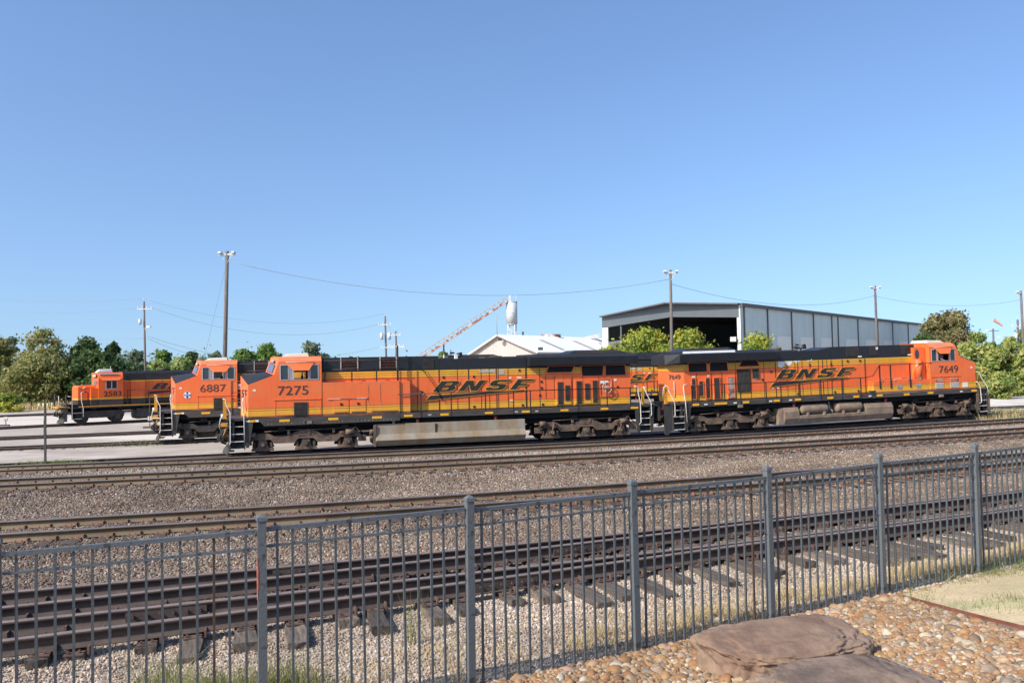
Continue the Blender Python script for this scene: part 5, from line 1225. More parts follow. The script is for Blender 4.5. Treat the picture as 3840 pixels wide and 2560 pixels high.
# ------------------------------------------------------------------ the older, smaller locomotive at far left
def loco_small():
    r = loco_root('small older orange switcher locomotive numbered 2583, farthest left', C2, TH2)
    lv, lc = M['livery_old'], M['livery_old_cab']
    d = MB(); d.box(.5, 17.5, -1.45, 1.45, 1.30, 1.42); part('walkway', d, M['black'], r)
    d = MB(); d.box(1.9, 17.3, -1.46, -1.43, 1.40, 1.50); d.box(.35, 1.25, -1.45, 1.45, 1.36, 1.48); part('sill_stripe', d, M['yellow'], r)
    underframe(r, .9, 17.0, m=M['dark'])
    n = MB(); n.add([(1.62, 0, 1.5), (1.95, -.85, 1.5), (1.95, .85, 1.5), (1.62, 0, 3.05), (1.95, -.85, 3.05), (1.95, .85, 3.05), (1.75, 0, 3.22), (2.05, -.75, 3.20), (2.05, .75, 3.20), (3.4, -.85, 1.5), (3.4, .85, 1.5), (3.4, -.85, 3.05), (3.4, .85, 3.05), (3.4, -.75, 3.22), (3.4, .75, 3.22)],
          [(0, 1, 4, 3), (2, 0, 3, 5), (3, 4, 7, 6), (5, 3, 6, 8), (1, 9, 11, 4), (10, 2, 5, 12), (4, 11, 13, 7), (12, 5, 8, 14), (6, 7, 13, 14, 8), (0, 2, 10, 9, 1)])
    part('short_hood', n, lc, r)
    b = MB(); b.box(2.85, 3.39, -1.35, -.86, 1.5, 2.95); part('hood_box', b, lc, r)
    t = MB(); t.tube([(2.3, -.87, 2.95), (2.55, -.88, 3.12)], .03); part('grab_iron', t, M['white'], r)
    # cab
    W = 1.42; cx0, cx1 = 3.42, 5.34
    outer = [(cx0, 1.5), (cx1, 1.5), (cx1, 3.86), (cx0, 3.86)]; win = [(4.02, 2.90), (4.84, 2.90), (4.84, 3.56), (4.02, 3.56)]
    for yo in (-W, W):
        s = MB(); s.slab(outer, [win], yo, yo * .96); part('cab_side', s, lc, r)
    s = MB()
    for f in (0,): s.add([(cx0, -W, 1.5), (3.12, 0, 1.5), (cx0, W, 1.5), (cx0, -W, 3.86), (3.12, 0, 4.26), (cx0, W, 3.86), (cx0, -1.0, 4.26), (cx0, 1.0, 4.26)], [(0, 1, 4, 6, 3), (1, 2, 5, 7, 4)])
    s.box(cx1 - .05, cx1, -W * .95, W * .95, 1.5, 4.2); part('cab_front', s, lc, r)
    s = MB(); s.add([(cx0, -W, 3.86), (cx1, -W, 3.86), (cx1, -1.0, 4.26), (cx0, -1.0, 4.26), (3.12, 0, 4.26), (cx1, 1.0, 4.26), (cx0, 1.0, 4.26), (cx1, W, 3.86), (cx0, W, 3.86)], [(0, 1, 2, 3), (3, 2, 5, 6, 4), (6, 5, 7, 8)]); part('cab_roof', s, M['orange'], r)
    for xa, xb in ((4.04, 4.41), (4.47, 4.82)):
        s = MB(); s.box(xa, xb, -W + .02, -W + .03, 2.92, 3.54); part('window_pane', s, M['glass'], r)
    s = MB(); s.slab([(3.98, 2.86), (4.88, 2.86), (4.88, 3.60), (3.98, 3.60)], [win], -W - .02, -W); s.box(4.41, 4.47, -W - .01, -W + .02, 2.9, 3.56); part('window_frame', s, M['silver'], r)
    s = MB(); s.hexa([(3.75, -1.72, 3.62), (4.98, -1.72, 3.62), (5.3, -W, 3.78), (3.48, -W, 3.78), (3.75, -1.70, 3.64), (4.98, -1.70, 3.64), (5.3, -W, 3.80), (3.48, -W, 3.80)]); part('sunshade', s, M['orange'], r)
    s = MB(); s.box(3.5, 5.0, -1.36, -1.2, 4.08, 4.18); part('gutter', s, M['ac'], r)
    q = [(3.12, 0, 1.5), (cx0, -W, 1.5), (cx0, -W, 3.86), (3.12, 0, 3.86)]
    part('number_board', facet_panel(q, .22, .78, 1.0, 1.115, .06, .04), M['ink'], r)
    t = lettering('2583', 0, 0, .19, 1.0, .02, 0, 0, M['white'], r, 'number_board_lettering')
    e1 = (Vector(q[1]) - Vector(q[0])).normalized(); nr = (Vector(q[1]) - Vector(q[0])).cross(Vector(q[3]) - Vector(q[0])).normalized(); wd = max(v.co.x for v in t.data.vertices); o_ = Vector(bil(q, .28, 1.02)) + nr * .075
    for v in t.data.vertices: v.co = o_ + e1 * (v.co.x * .62 / wd) + Vector((0, 0, v.co.z)) - nr * v.co.y
    for u0, u1 in ((.3, .7), (.82, .95)): part('front_window', facet_panel(q, u0, u1, .72, .88, .02), M['windshield'], r)
    t = lettering('2583', 3.82, 2.24, .44, 1.0, .012, 0, -W - .006, M['ink'], r, 'number_lettering'); x0 = 3.82; wd = max(v.co.x for v in t.data.vertices) - x0
    for v in t.data.vertices: v.co.x = x0 + (v.co.x - x0) * 1.38 / wd
    a = MB(); a.hexa([(3.4, -.5, 4.26), (4.7, -.5, 4.26), (4.7, .5, 4.26), (3.4, .5, 4.26), (3.7, -.4, 4.56), (4.65, -.45, 4.58), (4.65, .45, 4.58), (3.7, .4, 4.56)]); part('roof_air_conditioner', a, M['galv'], r, bevel=.06)
    a = MB(); a.cyl((4.55, -.3, 4.5), (4.55, -.3, 4.8), .015, 6); part('antenna', a, M['white'], r)
    # hoods
    h = MB(); h.box(5.35, 17.0, -.92, .92, 1.45, 4.16); part('long_hood', h, lv, r)
    h = MB(); h.hexa([(5.36, -.92, 4.15), (16.5, -.92, 4.15), (16.5, .92, 4.15), (5.36, .92, 4.15), (5.4, -.6, 4.36), (16.5, -.6, 4.36), (16.5, .6, 4.36), (5.4, .6, 4.36)]); part('hood_roof', h, M['black'], r)
    b = MB(); b.box(6.0, 7.15, -1.2, -.93, 1.5, 3.55); part('filter_box', b, M['livery_old'], r)
    grille(r, 5.75, 7.1, 3.55, 4.12, -.95, n=22, m=M['frame'], name='intake_grille')
    for x in (9.0, 12.5): c = MB(); c.cyl((x, 0, 4.36), (x, 0, 4.50), .55, 20); part('roof_fan', c, M['ink'], r)
    seams(r, [7.2, 8.6, 9.3, 10.0, 10.7, 11.4], 1.5, 3.5, -.92)
    logo(r, 7.75, 2.72, y=-.95, k=.95, edge=False)
    handrail_run(r, 5.6, 17.0, [5.7, 7.4, 9.2, 11, 13, 15], 2.72, -1.4, zb=1.42)
    g = MB(); g.tube([(2.1, -1.42, 2.6), (2.5, -1.42, 2.68), (2.62, -1.42, 2.6), (2.62, -1.42, 1.5)], .05); part('box_handrail', g, M['black'], r)
    st = steps(r, 1.45, 2.15, z0=.45, z1=1.42, n=3, y=-1.45)
    grab(r, [(1.1, -1.42, 2.35), (1.42, -1.45, 2.3), (1.42, -1.46, .5)], .03); grab(r, [(2.6, -1.42, 2.7), (2.1, -1.45, 2.62), (2.12, -1.45, 1.9), (2.25, -1.46, 1.3), (2.25, -1.46, .6)], .03)
    grab(r, [(.5, -.9, 2.4), (.5, -.9, 1.5)], .03)
    g = MB(); g.tube([(1.0, -1.2, 2.5), (1.0, -1.2, 1.4)], .035); g.tube([(.45, 1.1, 2.5), (.45, 1.1, 1.4)], .05); part('deck_stanchion', g, M['black'], r)
    y = MB(); y.add([(1.6, -.02, 1.5), (1.94, -.87, 1.5), (1.94, -.87, 2.0), (1.6, -.02, 1.55)], [(0, 1, 2, 3)])
    coupler_end(r, .35, -1)
    for cx in (3.6, 13.6):
        t = MB(); t.box(cx - 1.9, cx + 1.9, -.9, .9, .5, .95); t.prism_y([(cx - 1.95, .7), (cx - 1.7, 1.05), (cx + 1.7, 1.05), (cx + 1.95, .7), (cx + .8, .45), (cx - .8, .45)], -1.15, -1.0); T = part('truck', t, M['truck_dark'], r)
        for ax in (-1.35, 1.35):
            w_ = MB(); w_.cyl((cx + ax, -.86, .5), (cx + ax, -.7, .5), .5, 24); w_.cyl((cx + ax, .7, .5), (cx + ax, .86, .5), .5, 24); w_.cyl((cx + ax, -.7, .5), (cx + ax, .7, .5), .1, 8); part('wheel_set', w_, M['wheel'], T)
            w_ = MB(); w_.box(cx + ax - .2, cx + ax + .2, -1.22, -1.0, .3, .75); part('axle_box', w_, M['truck_dark'], T)
    f = MB(); f.prism_x([(-1.0, 1.2), (-1.35, 1.1), (-1.35, .4), (-1.0, .2), (1.0, .2), (1.35, .4), (1.35, 1.1)], 6.5, 10.8); part('fuel_tank', f, M['truck_dark'], r)
loco_small()

# ------------------------------------------------------------------ buildings
def at(px, py, d):
    x0, y0 = px - 1920, py - 1280
    cr, sr, cp, sp_ = cos(ROLL), sin(ROLL), cos(PITCH), sin(PITCH)
    F = Vector((0, cp, sp_)); R0 = Vector((1, 0, 0)); U0 = Vector((0, -sp_, cp)); R_ = R0 * cr + U0 * sr; U_ = -R0 * sr + U0 * cr
    r = F * F_PX + R_ * x0 - U_ * y0; return r * (d / r.y) + Vector((0, 0, CAMZ))
def corr(name, col, s=14):
    m, n, l, b = newmat(name); tc = n.new('ShaderNodeTexCoord'); wv = n.new('ShaderNodeTexWave'); wv.bands_direction = 'X'
    wv.inputs['Scale'].default_value = s; mp = n.new('ShaderNodeMapping'); l.new(tc.outputs['UV'], mp.inputs[0]); l.new(mp.outputs[0], wv.inputs[0])
    f = noise(n, l, (1, 1, .3), .6, 4); c = ramp(n, l, f, [(.35, tuple(x * (.88 if col[0] < .8 else .97) for x in col)), (.65, col)])
    c = mixc(n, l, nmath(n, l, 'MULTIPLY', wv.outputs[1], .25), c, tuple(x * (.55 if col[0] < .8 else .9) for x in col)); l.new(c, b.inputs['Base Color'])
    b.inputs['Roughness'].default_value = .5
    bp = n.new('ShaderNodeBump'); bp.inputs['Strength'].default_value = .5; bp.inputs['Distance'].default_value = .03; l.new(wv.outputs[1], bp.inputs['Height']); l.new(bp.outputs[0], b.inputs['Normal']); return m
def panel(name, a, b, za0, za1, zb0, zb1, m, parent, th=.12, side=1):
    """upright sheet from a to b (xy) with own bottom/top heights, u = metres along."""
    a, b = Vector(a), Vector(b); d = (b - a); L = d.length; n = Vector((-d.y, d.x, 0)).normalized() * th * side
    P = [(a.x, a.y, za0), (b.x, b.y, zb0), (b.x, b.y, zb1), (a.x, a.y, za1)]; Q = [(p[0] + n.x, p[1] + n.y, p[2]) for p in P]
    me = bpy.data.meshes.new(name); me.from_pydata(P + Q, [], [(0, 1, 2, 3), (7, 6, 5, 4), (0, 4, 5, 1), (1, 5, 6, 2), (2, 6, 7, 3), (3, 7, 4, 0)])
    uv = me.uv_layers.new(name='UVMap'); us = [0, L, L, 0, 0, L, L, 0]; vs = [za0, zb0, zb1, za1] * 2
    for lp in me.loops: uv.data[lp.index].uv = (us[lp.vertex_index], vs[lp.vertex_index])
    me.materials.append(m); return part(name, me, m, parent)
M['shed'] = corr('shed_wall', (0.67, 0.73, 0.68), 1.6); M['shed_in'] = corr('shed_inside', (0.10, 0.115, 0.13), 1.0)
M['skylite'] = corr('translucent_panel', (0.85, 0.82, 0.74), 2.2)
M['white_wall'] = corr('cream_wall', (0.52, 0.46, 0.415), 1.0); M['white_roof'] = corr('white_roof', (0.90, 0.90, 0.88), 1.2)
M['trim'] = mat('shed_trim', (0.12, 0.10, 0.10), .6, .2, 3); M['trimw'] = mat('roof_trim', (0.62, 0.55, 0.50), .6, .15, 3)
M['opening'] = mat('shed_opening', (0.012, 0.013, 0.016), .9, .1)

sh = thing('metal_shed', 'big grey corrugated metal shed with open gable end behind the trees', 'shed', (0, 0, 0))
A = at(2775, 1142, 88.0); B = at(3466, 1218, 150.0); Lc = at(2257, 1190, 104.0); za_, zb_, zl_ = A.z, B.z, Lc.z
zE = (A.z + B.z) / 2
A2 = (A.x, A.y, 0); B2 = (B.x, B.y, 0); L2 = (Lc.x, Lc.y, 0); D2 = Vector(L2) + Vector(B2) - Vector(A2)
panel('side_wall', A2, B2, YZ, za_, YZ, zb_, M['shed'], sh, .15, 1)
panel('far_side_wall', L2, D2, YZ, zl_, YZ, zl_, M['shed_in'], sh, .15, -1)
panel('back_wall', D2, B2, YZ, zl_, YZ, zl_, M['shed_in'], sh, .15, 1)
ridge = at(2502, 1139, 95.0); Rz = ridge.z; R2v = Vector((ridge.x, ridge.y, 0)); Rb = R2v + (Vector(B2) - Vector(A2)) * .99
rf = MB(); t_ = .35
def V3(p, z): return (p[0], p[1], z)
gd = (Vector(A2) - Vector(L2)).normalized(); ov = (Vector(A2) - Vector(B2)).normalized() * .6
for p, q, zp, zq in ((R2v, Vector(A2), Rz, za_), (R2v, Vector(L2), Rz, zl_)):
    pb, qb = Rb, q + (Vector(B2) - Vector(A2)); zqb = zb_ if q == Vector(A2) else zl_
    zrb = (zb_ + .9)
    rf.hexa([V3(p + ov, zp), V3(q + ov, zq), V3(qb, zqb), V3(pb, zrb), V3(p + ov, zp + .16), V3(q + ov, zq + .16), V3(qb, zqb + .16), V3(pb, zrb + .16)])
part('roof', rf, M['trim'], sh)
# gable frame: fascia band across the top, left pier, right pier; the rest is an opening
g_dir = Vector(A2) - Vector(L2); gL = g_dir.length; gu = g_dir.normalized(); tr_ = (R2v - Vector(L2)).dot(gu)
zr = lambda t: zl_ + (Rz - zl_) * t / tr_ if t < tr_ else Rz + (za_ - Rz) * (t - tr_) / (gL - tr_)
def gp(t, z): p = Vector(L2) + gu * t; return (p.x, p.y, z)
fb = MB(); inw = (Vector(B2) - Vector(A2)).normalized() * .2
def gq(t0, t1, b0, b1, c0, c1, mb=fb):
    P = [gp(t0, b0), gp(t1, b1), gp(t1, c1), gp(t0, c0)]; mb.hexa([P[0], P[1], tuple(Vector(P[1]) + inw), tuple(Vector(P[0]) + inw), P[3], P[2], tuple(Vector(P[2]) + inw), tuple(Vector(P[3]) + inw)])
gq(0, tr_, zr(0) - 1.35, zr(tr_) - 1.5, zr(0), zr(tr_)); gq(tr_, gL, zr(tr_) - 1.5, zr(gL) - 1.35, zr(tr_), zr(gL))
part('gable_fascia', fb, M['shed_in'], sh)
pm_ = MB(); gq(0, 1.0, YZ, YZ, zr(0) - 1.35, zr(1) - 1.4, pm_); part('left_pier', pm_, M['shed'], sh)
pm_ = MB(); gq(gL - .45, gL, YZ, YZ, zr(gL) - 1.35, zr(gL) - 1.35, pm_); part('right_pier', pm_, M['galv'], sh)
pm_ = MB(); gq(1.05, 3.2, zr(1) - 4.5, zr(3) - 4.5, zr(1) - 3.2, zr(3) - 3.2, pm_); gq(3.1, 3.3, YZ, YZ, zr(3) - 1.5, zr(3) - 1.5, pm_); part('door_track', pm_, M['shed_in'], sh)
dv = Vector(B2) - Vector(A2); LL = dv.length; du = dv.normalized(); nn_ = Vector((du.y, -du.x, 0))
xs_p = [2790, 2878, 2968, 3050, 3119, 3142, 3217, 3291, 3347, 3405, 3462]
ss = []
for px in xs_p:
    u = (px - 1920) / F_PX; s_ = (u * A.y - A.x) / (du.x - u * du.y); ss.append(s_)
zt = lambda s_: za_ + (zb_ - za_) * s_ / LL
for i, s_ in enumerate(ss):
    p = Vector(A2) + du * s_ + nn_ * .02; mb = MB(); w_ = .16
    mb.hexa([V3(p, YZ), V3(p + du * w_, YZ), V3(p + du * w_ + nn_ * .12, YZ), V3(p + nn_ * .12, YZ), V3(p, zt(s_) - .02), V3(p + du * w_, zt(s_) - .02), V3(p + du * w_ + nn_ * .12, zt(s_) - .02), V3(p + nn_ * .12, zt(s_) - .02)]); part('downpipe', mb, M['trim'], sh)
for i in range(len(ss) - 1):
    a_, b_ = ss[i] + (ss[i + 1] - ss[i]) * .38, ss[i + 1] - .25
    if ss[i + 1] - ss[i] < 3: continue
    pa, pb = Vector(A2) + du * a_ + nn_ * .05, Vector(A2) + du * b_ + nn_ * .05
    panel('translucent_panel', pa, pb, YZ + .5, 7.0, YZ + .5, 7.0, M['skylite'], sh, .03, 1)
gt = MB(); p, q = Vector(A2) + nn_ * .05, Vector(B2) + nn_ * .05
gt.hexa([V3(p, za_ - .2), V3(q, zb_ - .2), V3(q + nn_ * .2, zb_ - .2), V3(p + nn_ * .2, za_ - .2), V3(p, za_ + .18), V3(q, zb_ + .18), V3(q + nn_ * .2, zb_ + .18), V3(p + nn_ * .2, za_ + .18)]); part('gutter', gt, M['trim'], sh)
fl_ = MB(); p = gp(gL - .8, 6.3); fl_.box(p[0] - .5, p[0], p[1] - .6, p[1] - .1, p[2], p[2] + .5); part('flood_lamp', fl_, M['white'], sh)

wb = thing('white_building', 'low cream metal building with white roof left of the big shed', 'building')
pk = at(1872, 1257, 90); el = at(1768, 1324, 92); er = at(2012, 1319, 87.5); pkb = at(2300, 1271, 113)
rd = Vector((pkb.x - pk.x, pkb.y - pk.y, 0)); zE_ = (el.z + er.z) / 2
g = MB(); P = [(el.x, el.y, YZ), (er.x, er.y, YZ), (er.x, er.y, zE_), (pk.x, pk.y, pk.z), (el.x, el.y, zE_)]; n_ = rd.normalized() * .15
me = bpy.data.meshes.new('gable_wall'); me.from_pydata(P + [(p[0] + n_.x, p[1] + n_.y, p[2]) for p in P], [], [(0, 1, 2, 3, 4), (9, 8, 7, 6, 5), (0, 5, 6, 1), (1, 6, 7, 2), (2, 7, 8, 3), (3, 8, 9, 4), (4, 9, 5, 0)])
uv = me.uv_layers.new(name='UVMap')
for lp in me.loops: c = me.vertices[lp.vertex_index].co; uv.data[lp.index].uv = (c.x, c.z)
part('gable_wall', me, M['white_wall'], wb); me.materials.clear(); me.materials.append(M['white_wall'])
panel('side_wall', (er.x, er.y, 0), (er.x + rd.x, er.y + rd.y, 0), YZ, zE_, YZ, zE_, M['white_wall'], wb, .15, 1)
def roof_q(name, a, b, m, lift=0, u0=0, u1=1, v0=0, v1=1):
    c0, c1 = Vector(a), Vector(b); q = [c0, c1, c1 + rd, c0 + rd]
    pts_ = [lerp(lerp(q[0], q[1], v), lerp(q[3], q[2], v), u) for u, v in ((u0, v0), (u0, v1), (u1, v1), (u1, v0))]
    n__ = (Vector(pts_[1]) - Vector(pts_[0])).cross(Vector(pts_[3]) - Vector(pts_[0])).normalized(); n__ = n__ if n__.z > 0 else -n__
    lo_ = [tuple(Vector(p) + n__ * lift) for p in pts_]; hi_ = [tuple(Vector(p) + n__ * (lift + (.12 if lift == 0 else .02))) for p in pts_]
    me = bpy.data.meshes.new(name); me.from_pydata(lo_ + hi_, [], [(0, 1, 2, 3), (7, 6, 5, 4), (0, 4, 5, 1), (1, 5, 6, 2), (2, 6, 7, 3), (3, 7, 4, 0)])
    uv = me.uv_layers.new(name='UVMap')
    for lp in me.loops: k = lp.vertex_index % 4; uv.data[lp.index].uv = ((u0, u0, u1, u1)[k] * rd.length, (v0, v1, v1, v0)[k] * 6)
    me.materials.append(m); return part(name, me, m, wb)
ovh = -rd.normalized() * .35
eR = Vector((er.x, er.y, zE_ - .05)) + ovh; pK = Vector((pk.x, pk.y, pk.z)) + ovh; eL = Vector((el.x, el.y, zE_ - .05)) + ovh
roof_q('roof', pK, eR + (eR - pK) * .06, M['white_roof']); roof_q('roof', pK, eL + (eL - pK) * .06, M['white_roof'])
for a in (.22, .50, .78): roof_q('skylight', pK, eR, M['primer'], .125, a, a + .035, .3, .92)
tm = MB(); tm.tube([tuple(eL + Vector((0, 0, -.05))), tuple(pK + Vector((0, 0, .0))), tuple(eR + Vector((0, 0, -.05)))], .11, 6); part('barge_board', tm, M['trimw'], wb)
an = MB(); p = at(1864, 1257, 89.6); an.cyl((p.x, p.y, p.z), (p.x, p.y, p.z + 2.2), .035, 6); part('antenna', an, M['wire'], wb)
lm = MB(); p = at(1875, 1272, 89.4); lm.box(p.x - .2, p.x + .2, p.y - .3, p.y, p.z - .15, p.z + .15); part('gable_lamp', lm, M['frame'], wb)
lm = MB(); p = at(2025, 1309, 87.0); lm.box(p.x - .2, p.x + .3, p.y - .2, p.y + .1, p.z - .1, p.z + .2); part('flood_lamp', lm, M['frame'], wb)
for px, py, d, L_ in ((2066, 1262, 100, 2.3), (2290, 1270, 108, 2.0)):
    v = MB(); p = at(px, py, d); v.cyl((p.x - L_ / 2, p.y, p.z), (p.x + L_ / 2, p.y + .3, p.z), .32, 12); v.box(p.x - L_ / 2 + .2, p.x + L_ / 2 - .2, p.y - .2, p.y + .2, p.z - 1.2, p.z); part('ridge_vent', v, M['rust'], wb)
v = MB(); p = at(2222, 1264, 107); v.hexa([(p.x - 1.3, p.y - .5, p.z - .2), (p.x + .9, p.y - .5, p.z - .2), (p.x + .9, p.y + .5, p.z - .2), (p.x - 1.3, p.y + .5, p.z - .2), (p.x - 1.2, p.y - .5, p.z + .0), (p.x + .8, p.y - .5, p.z + .45), (p.x + .8, p.y + .5, p.z + .45), (p.x - 1.2, p.y + .5, p.z + .0)]); v.box(p.x - .6, p.x + .6, p.y - .3, p.y + .3, p.z - 1.3, p.z - .2); part('roof_hood', v, M['galv'], wb)
v = MB(); p = at(1961, 1262, 100); v.cyl((p.x, p.y, p.z - 1), (p.x, p.y, p.z + .6), .12, 8); part('vent_pipe', v, M['frame'], wb)

# silo + conveyor
p = at(1920, 1214, 120); r_ = .80; si = thing('silo', 'slim white silo on legs behind the white building', 'silo', (p.x, p.y, YZ))
ztop = at(1920, 1134, 120).z - YZ; zb0 = p.z - YZ
c = MB(); c.cyl((0, 0, zb0), (0, 0, ztop), r_, 24); c.cyl((0, 0, zb0 - .25), (0, 0, zb0), r_ * .5, 24, r_ * .98); c.cyl((0, 0, ztop), (0, 0, ztop + .12), r_ * 1.04, 24); c.cyl((0, 0, (zb0 + ztop) / 2), (0, 0, (zb0 + ztop) / 2 + .06), r_ * 1.03, 24); part('silo_drum', c, M['galv'], si)
lg = MB()
for a in range(4): x, y = r_ * .9 * cos(a * pi / 2 + .6), r_ * .9 * sin(a * pi / 2 + .6); lg.cyl((x, y, 0), (x, y, zb0 + .6), .07, 8)
for a in range(4):
    x, y = r_ * .9 * cos(a * pi / 2 + .6), r_ * .9 * sin(a * pi / 2 + .6); x2, y2 = r_ * .9 * cos((a + 1) * pi / 2 + .6), r_ * .9 * sin((a + 1) * pi / 2 + .6)
    lg.cyl((x, y, zb0 - 2.6), (x2, y2, zb0 - .2), .035, 6); lg.cyl((x2, y2, zb0 - 2.6), (x, y, zb0 - .2), .035, 6); lg.cyl((x, y, zb0 - 2.7), (x2, y2, zb0 - 2.7), .04, 6)
part('silo_leg', lg, M['galv'], si)
hn = MB(); hn.tube([(.3, -.2, ztop + .1), (.35, -.2, ztop + .9), (.6, -.2, ztop + 1.0), (.75, -.2, ztop + .5), (.7, -.2, ztop + .1)], .04); hn.box(-.45, -.1, -.2, .2, ztop, ztop + 1.0); part('silo_cap', hn, M['galv'], si)
cv = thing('conveyor', 'long rusty conveyor sloping up to the silo top', 'conveyor', (p.x, p.y, 0))
T0_ = at(1903, 1127, 119.5) - Vector((p.x, p.y, 0)); T1b = at(1560, 1356, 119.5) - Vector((p.x, p.y, 0))
b = MB(); dd = (T0_ - T1b).normalized(); up_ = Vector((-dd.z, 0, dd.x)) if dd.x > 0 else Vector((dd.z, 0, -dd.x)); up_ = up_ if up_.z > 0 else -up_
def bar(a, b_, w_, h_, mb):
    a, b_ = Vector(a), Vector(b_); s_ = Vector((0, w_ / 2, 0)); u_ = up_ * h_ / 2
    mb.hexa([tuple(a - s_ - u_), tuple(b_ - s_ - u_), tuple(b_ + s_ - u_), tuple(a + s_ - u_), tuple(a - s_ + u_), tuple(b_ - s_ + u_), tuple(b_ + s_ + u_), tuple(a + s_ + u_)])
bar(T1b, T0_, .5, .34, b); part('conveyor_trough', b, M['rust'], cv)
b = MB(); bar(T1b + up_ * .62, T0_ + up_ * .62, .25, .14, b)
for i in range(20): q = T1b.lerp(T0_, (i + .5) / 20); b.cyl(tuple(q + up_ * .15), tuple(q + up_ * .6), .03, 6)
part('return_rail', b, M['primer'], cv)
sp_m = MB(); sp_m.cyl((T1b.x + 4, 0, YZ), (T1b.x + 4, 0, T1b.z + 2.4), .12, 8); part('conveyor_support', sp_m, M['rust'], cv)

# ------------------------------------------------------------------ poles and wires
POLES = {}
def floodpole(key, px, py, bx, d, label, r_=.17, tilt=None):
    t = at(px, py, d); b_ = at(bx, 1345, d); k = (t.z - YZ) / (t.z - b_.z); base = t + (b_ - t) * k
    o = thing('floodlight_pole', label, 'light pole', (base.x, base.y, YZ), group='wooden floodlight poles in the yard'); T = t - base; T = Vector((T.x, T.y, t.z - YZ))
    m = MB(); m.cyl((0, 0, 0), tuple(T), r_, 10, r_ * .72); part('pole', m, M['pole'], o)
    m = MB(); s = .58; m.box(T.x - s * 1.15, T.x + s * 1.15, T.y - .12, T.y + .02, T.z - .35, T.z - .2)
    m.cyl((T.x - s * .8, T.y - .1, T.z - .35), (T.x, T.y - .1, T.z - 1.0), .03, 6); m.cyl((T.x + s * .8, T.y - .1, T.z - .35), (T.x, T.y - .1, T.z - 1.0), .03, 6); part('crossarm', m, M['galv'], o)
    for sx in (-1, 1):
        l = MB(); x = T.x + sx * s * .95; l.hexa([(x - .17, T.y - .4, T.z - .2), (x + .17, T.y - .4, T.z - .2), (x + .17, T.y + .1, T.z - .2), (x - .17, T.y + .1, T.z - .2), (x - .1, T.y - .3, T.z - .04), (x + .1, T.y - .3, T.z - .04), (x + .1, T.y + .1, T.z - .04), (x - .1, T.y + .1, T.z - .04)]); part('floodlight', l, M['galv'], o, bevel=.02)
    POLES[key] = Vector((base.x + T.x, base.y + T.y, T.z + YZ)); return o
floodpole('A', 852, 942, 843, 68, 'tall weathered floodlight pole rising behind locomotive 6887', .20)
floodpole('B', 2514, 1012, 2520, 77, 'floodlight pole in front of the big shed opening', .17)
floodpole('C', 3281, 1072, 3291, 105, 'floodlight pole in front of the shed side wall', .19)
floodpole('D', 3828, 1090, 3840, 110, 'floodlight pole cut by the right edge of the picture', .2)
def utility(key, px, py, bx, d, label, arms, cans=(), r_=.16, lamp=None, pin=True):
    t = at(px, py, d); b_ = at(bx, 1345, d); k = (t.z - YZ) / (t.z - b_.z); base = t + (b_ - t) * k; T = Vector((t.x - base.x, t.y - base.y, t.z - YZ))
    o = thing('utility_pole', label, 'utility pole', (base.x, base.y, YZ), group='utility poles beyond the yard')
    m = MB(); m.cyl((0, 0, 0), tuple(T), r_, 10, r_ * .75); part('pole', m, M['pole'], o)
    if pin: m = MB(); m.cyl(tuple(T), (T.x - .1, T.y, T.z + .45), .04, 6); part('top_insulator', m, M['galv'], o)
    for dz, x0, x1 in arms:
        a = MB(); z = T.z - dz; a.box(T.x + x0, T.x + x1, T.y - .2, T.y - .08, z, z + .13); A_ = part('crossarm', a, M['galv'], o)
        i_ = MB()
        n_i = 4
        for q in range(n_i): x = T.x + x0 + .1 + (x1 - x0 - .2) * q / (n_i - 1); i_.cyl((x, T.y - .14, z + .13), (x, T.y - .14, z + .34), .06, 8)
        part('insulator', i_, M['white'], A_)
    for dz, x in cans:
        c = MB(); z = T.z - dz; rc = .18 if key == 'E' else .25; hc_ = .7 if key == 'E' else 1.0; c.cyl((T.x + x, T.y - .25, z), (T.x + x, T.y - .25, z + hc_), rc, 14); c.cyl((T.x + x, T.y - .25, z + hc_), (T.x + x, T.y - .25, z + hc_ + .15), .06, 8); part('transformer', c, M['galv'], o)
    if lamp:
        l = MB(); z = T.z - lamp[0]; l.tube([(T.x, T.y, z - .5), (T.x + .4 * lamp[1], T.y - .1, z), (T.x + .8 * lamp[1], T.y - .1, z + .1)], .04); l.box(T.x + .6 * lamp[1], T.x + 1.2 * lamp[1], T.y - .3, T.y + .1, z + .02, z + .22); part('lamp_arm', l, M['white'], o)
    POLES[key] = Vector((base.x + T.x, base.y + T.y, T.z + YZ)); return o
utility('E', 540, 1131, 544, 104, 'utility pole with one short crossarm above the small locomotive', [(1.0, -.8, 1.1)], [(2.9, -.4)], .15, (3.3, .7))
utility('F', 1444, 1186, 1448, 120, 'utility pole carrying two grey transformers at the centre of the sky', [(1.3, -1.0, .9), (4.6, -.7, 2.8)], [(3.4, -.5), (3.4, .6)], .17)
utility('G', 1484.5, 1242, 1486, 112, 'shorter dark utility pole just right of the twin transformers', [(.6, -.9, .7), (2.1, -.9, 1.2)], [], .16)
utility('H', 3816, 1199, 3820, 125, 'utility pole with a pale transformer near the right edge', [(1.1, -1.0, 1.0)], [(3.0, -.5)], .2)
t = at(3724, 1232, 130); o = thing('lamp_post', 'small double-headed lamp post behind the right-hand bushes', 'lamp post', (t.x, t.y, YZ))
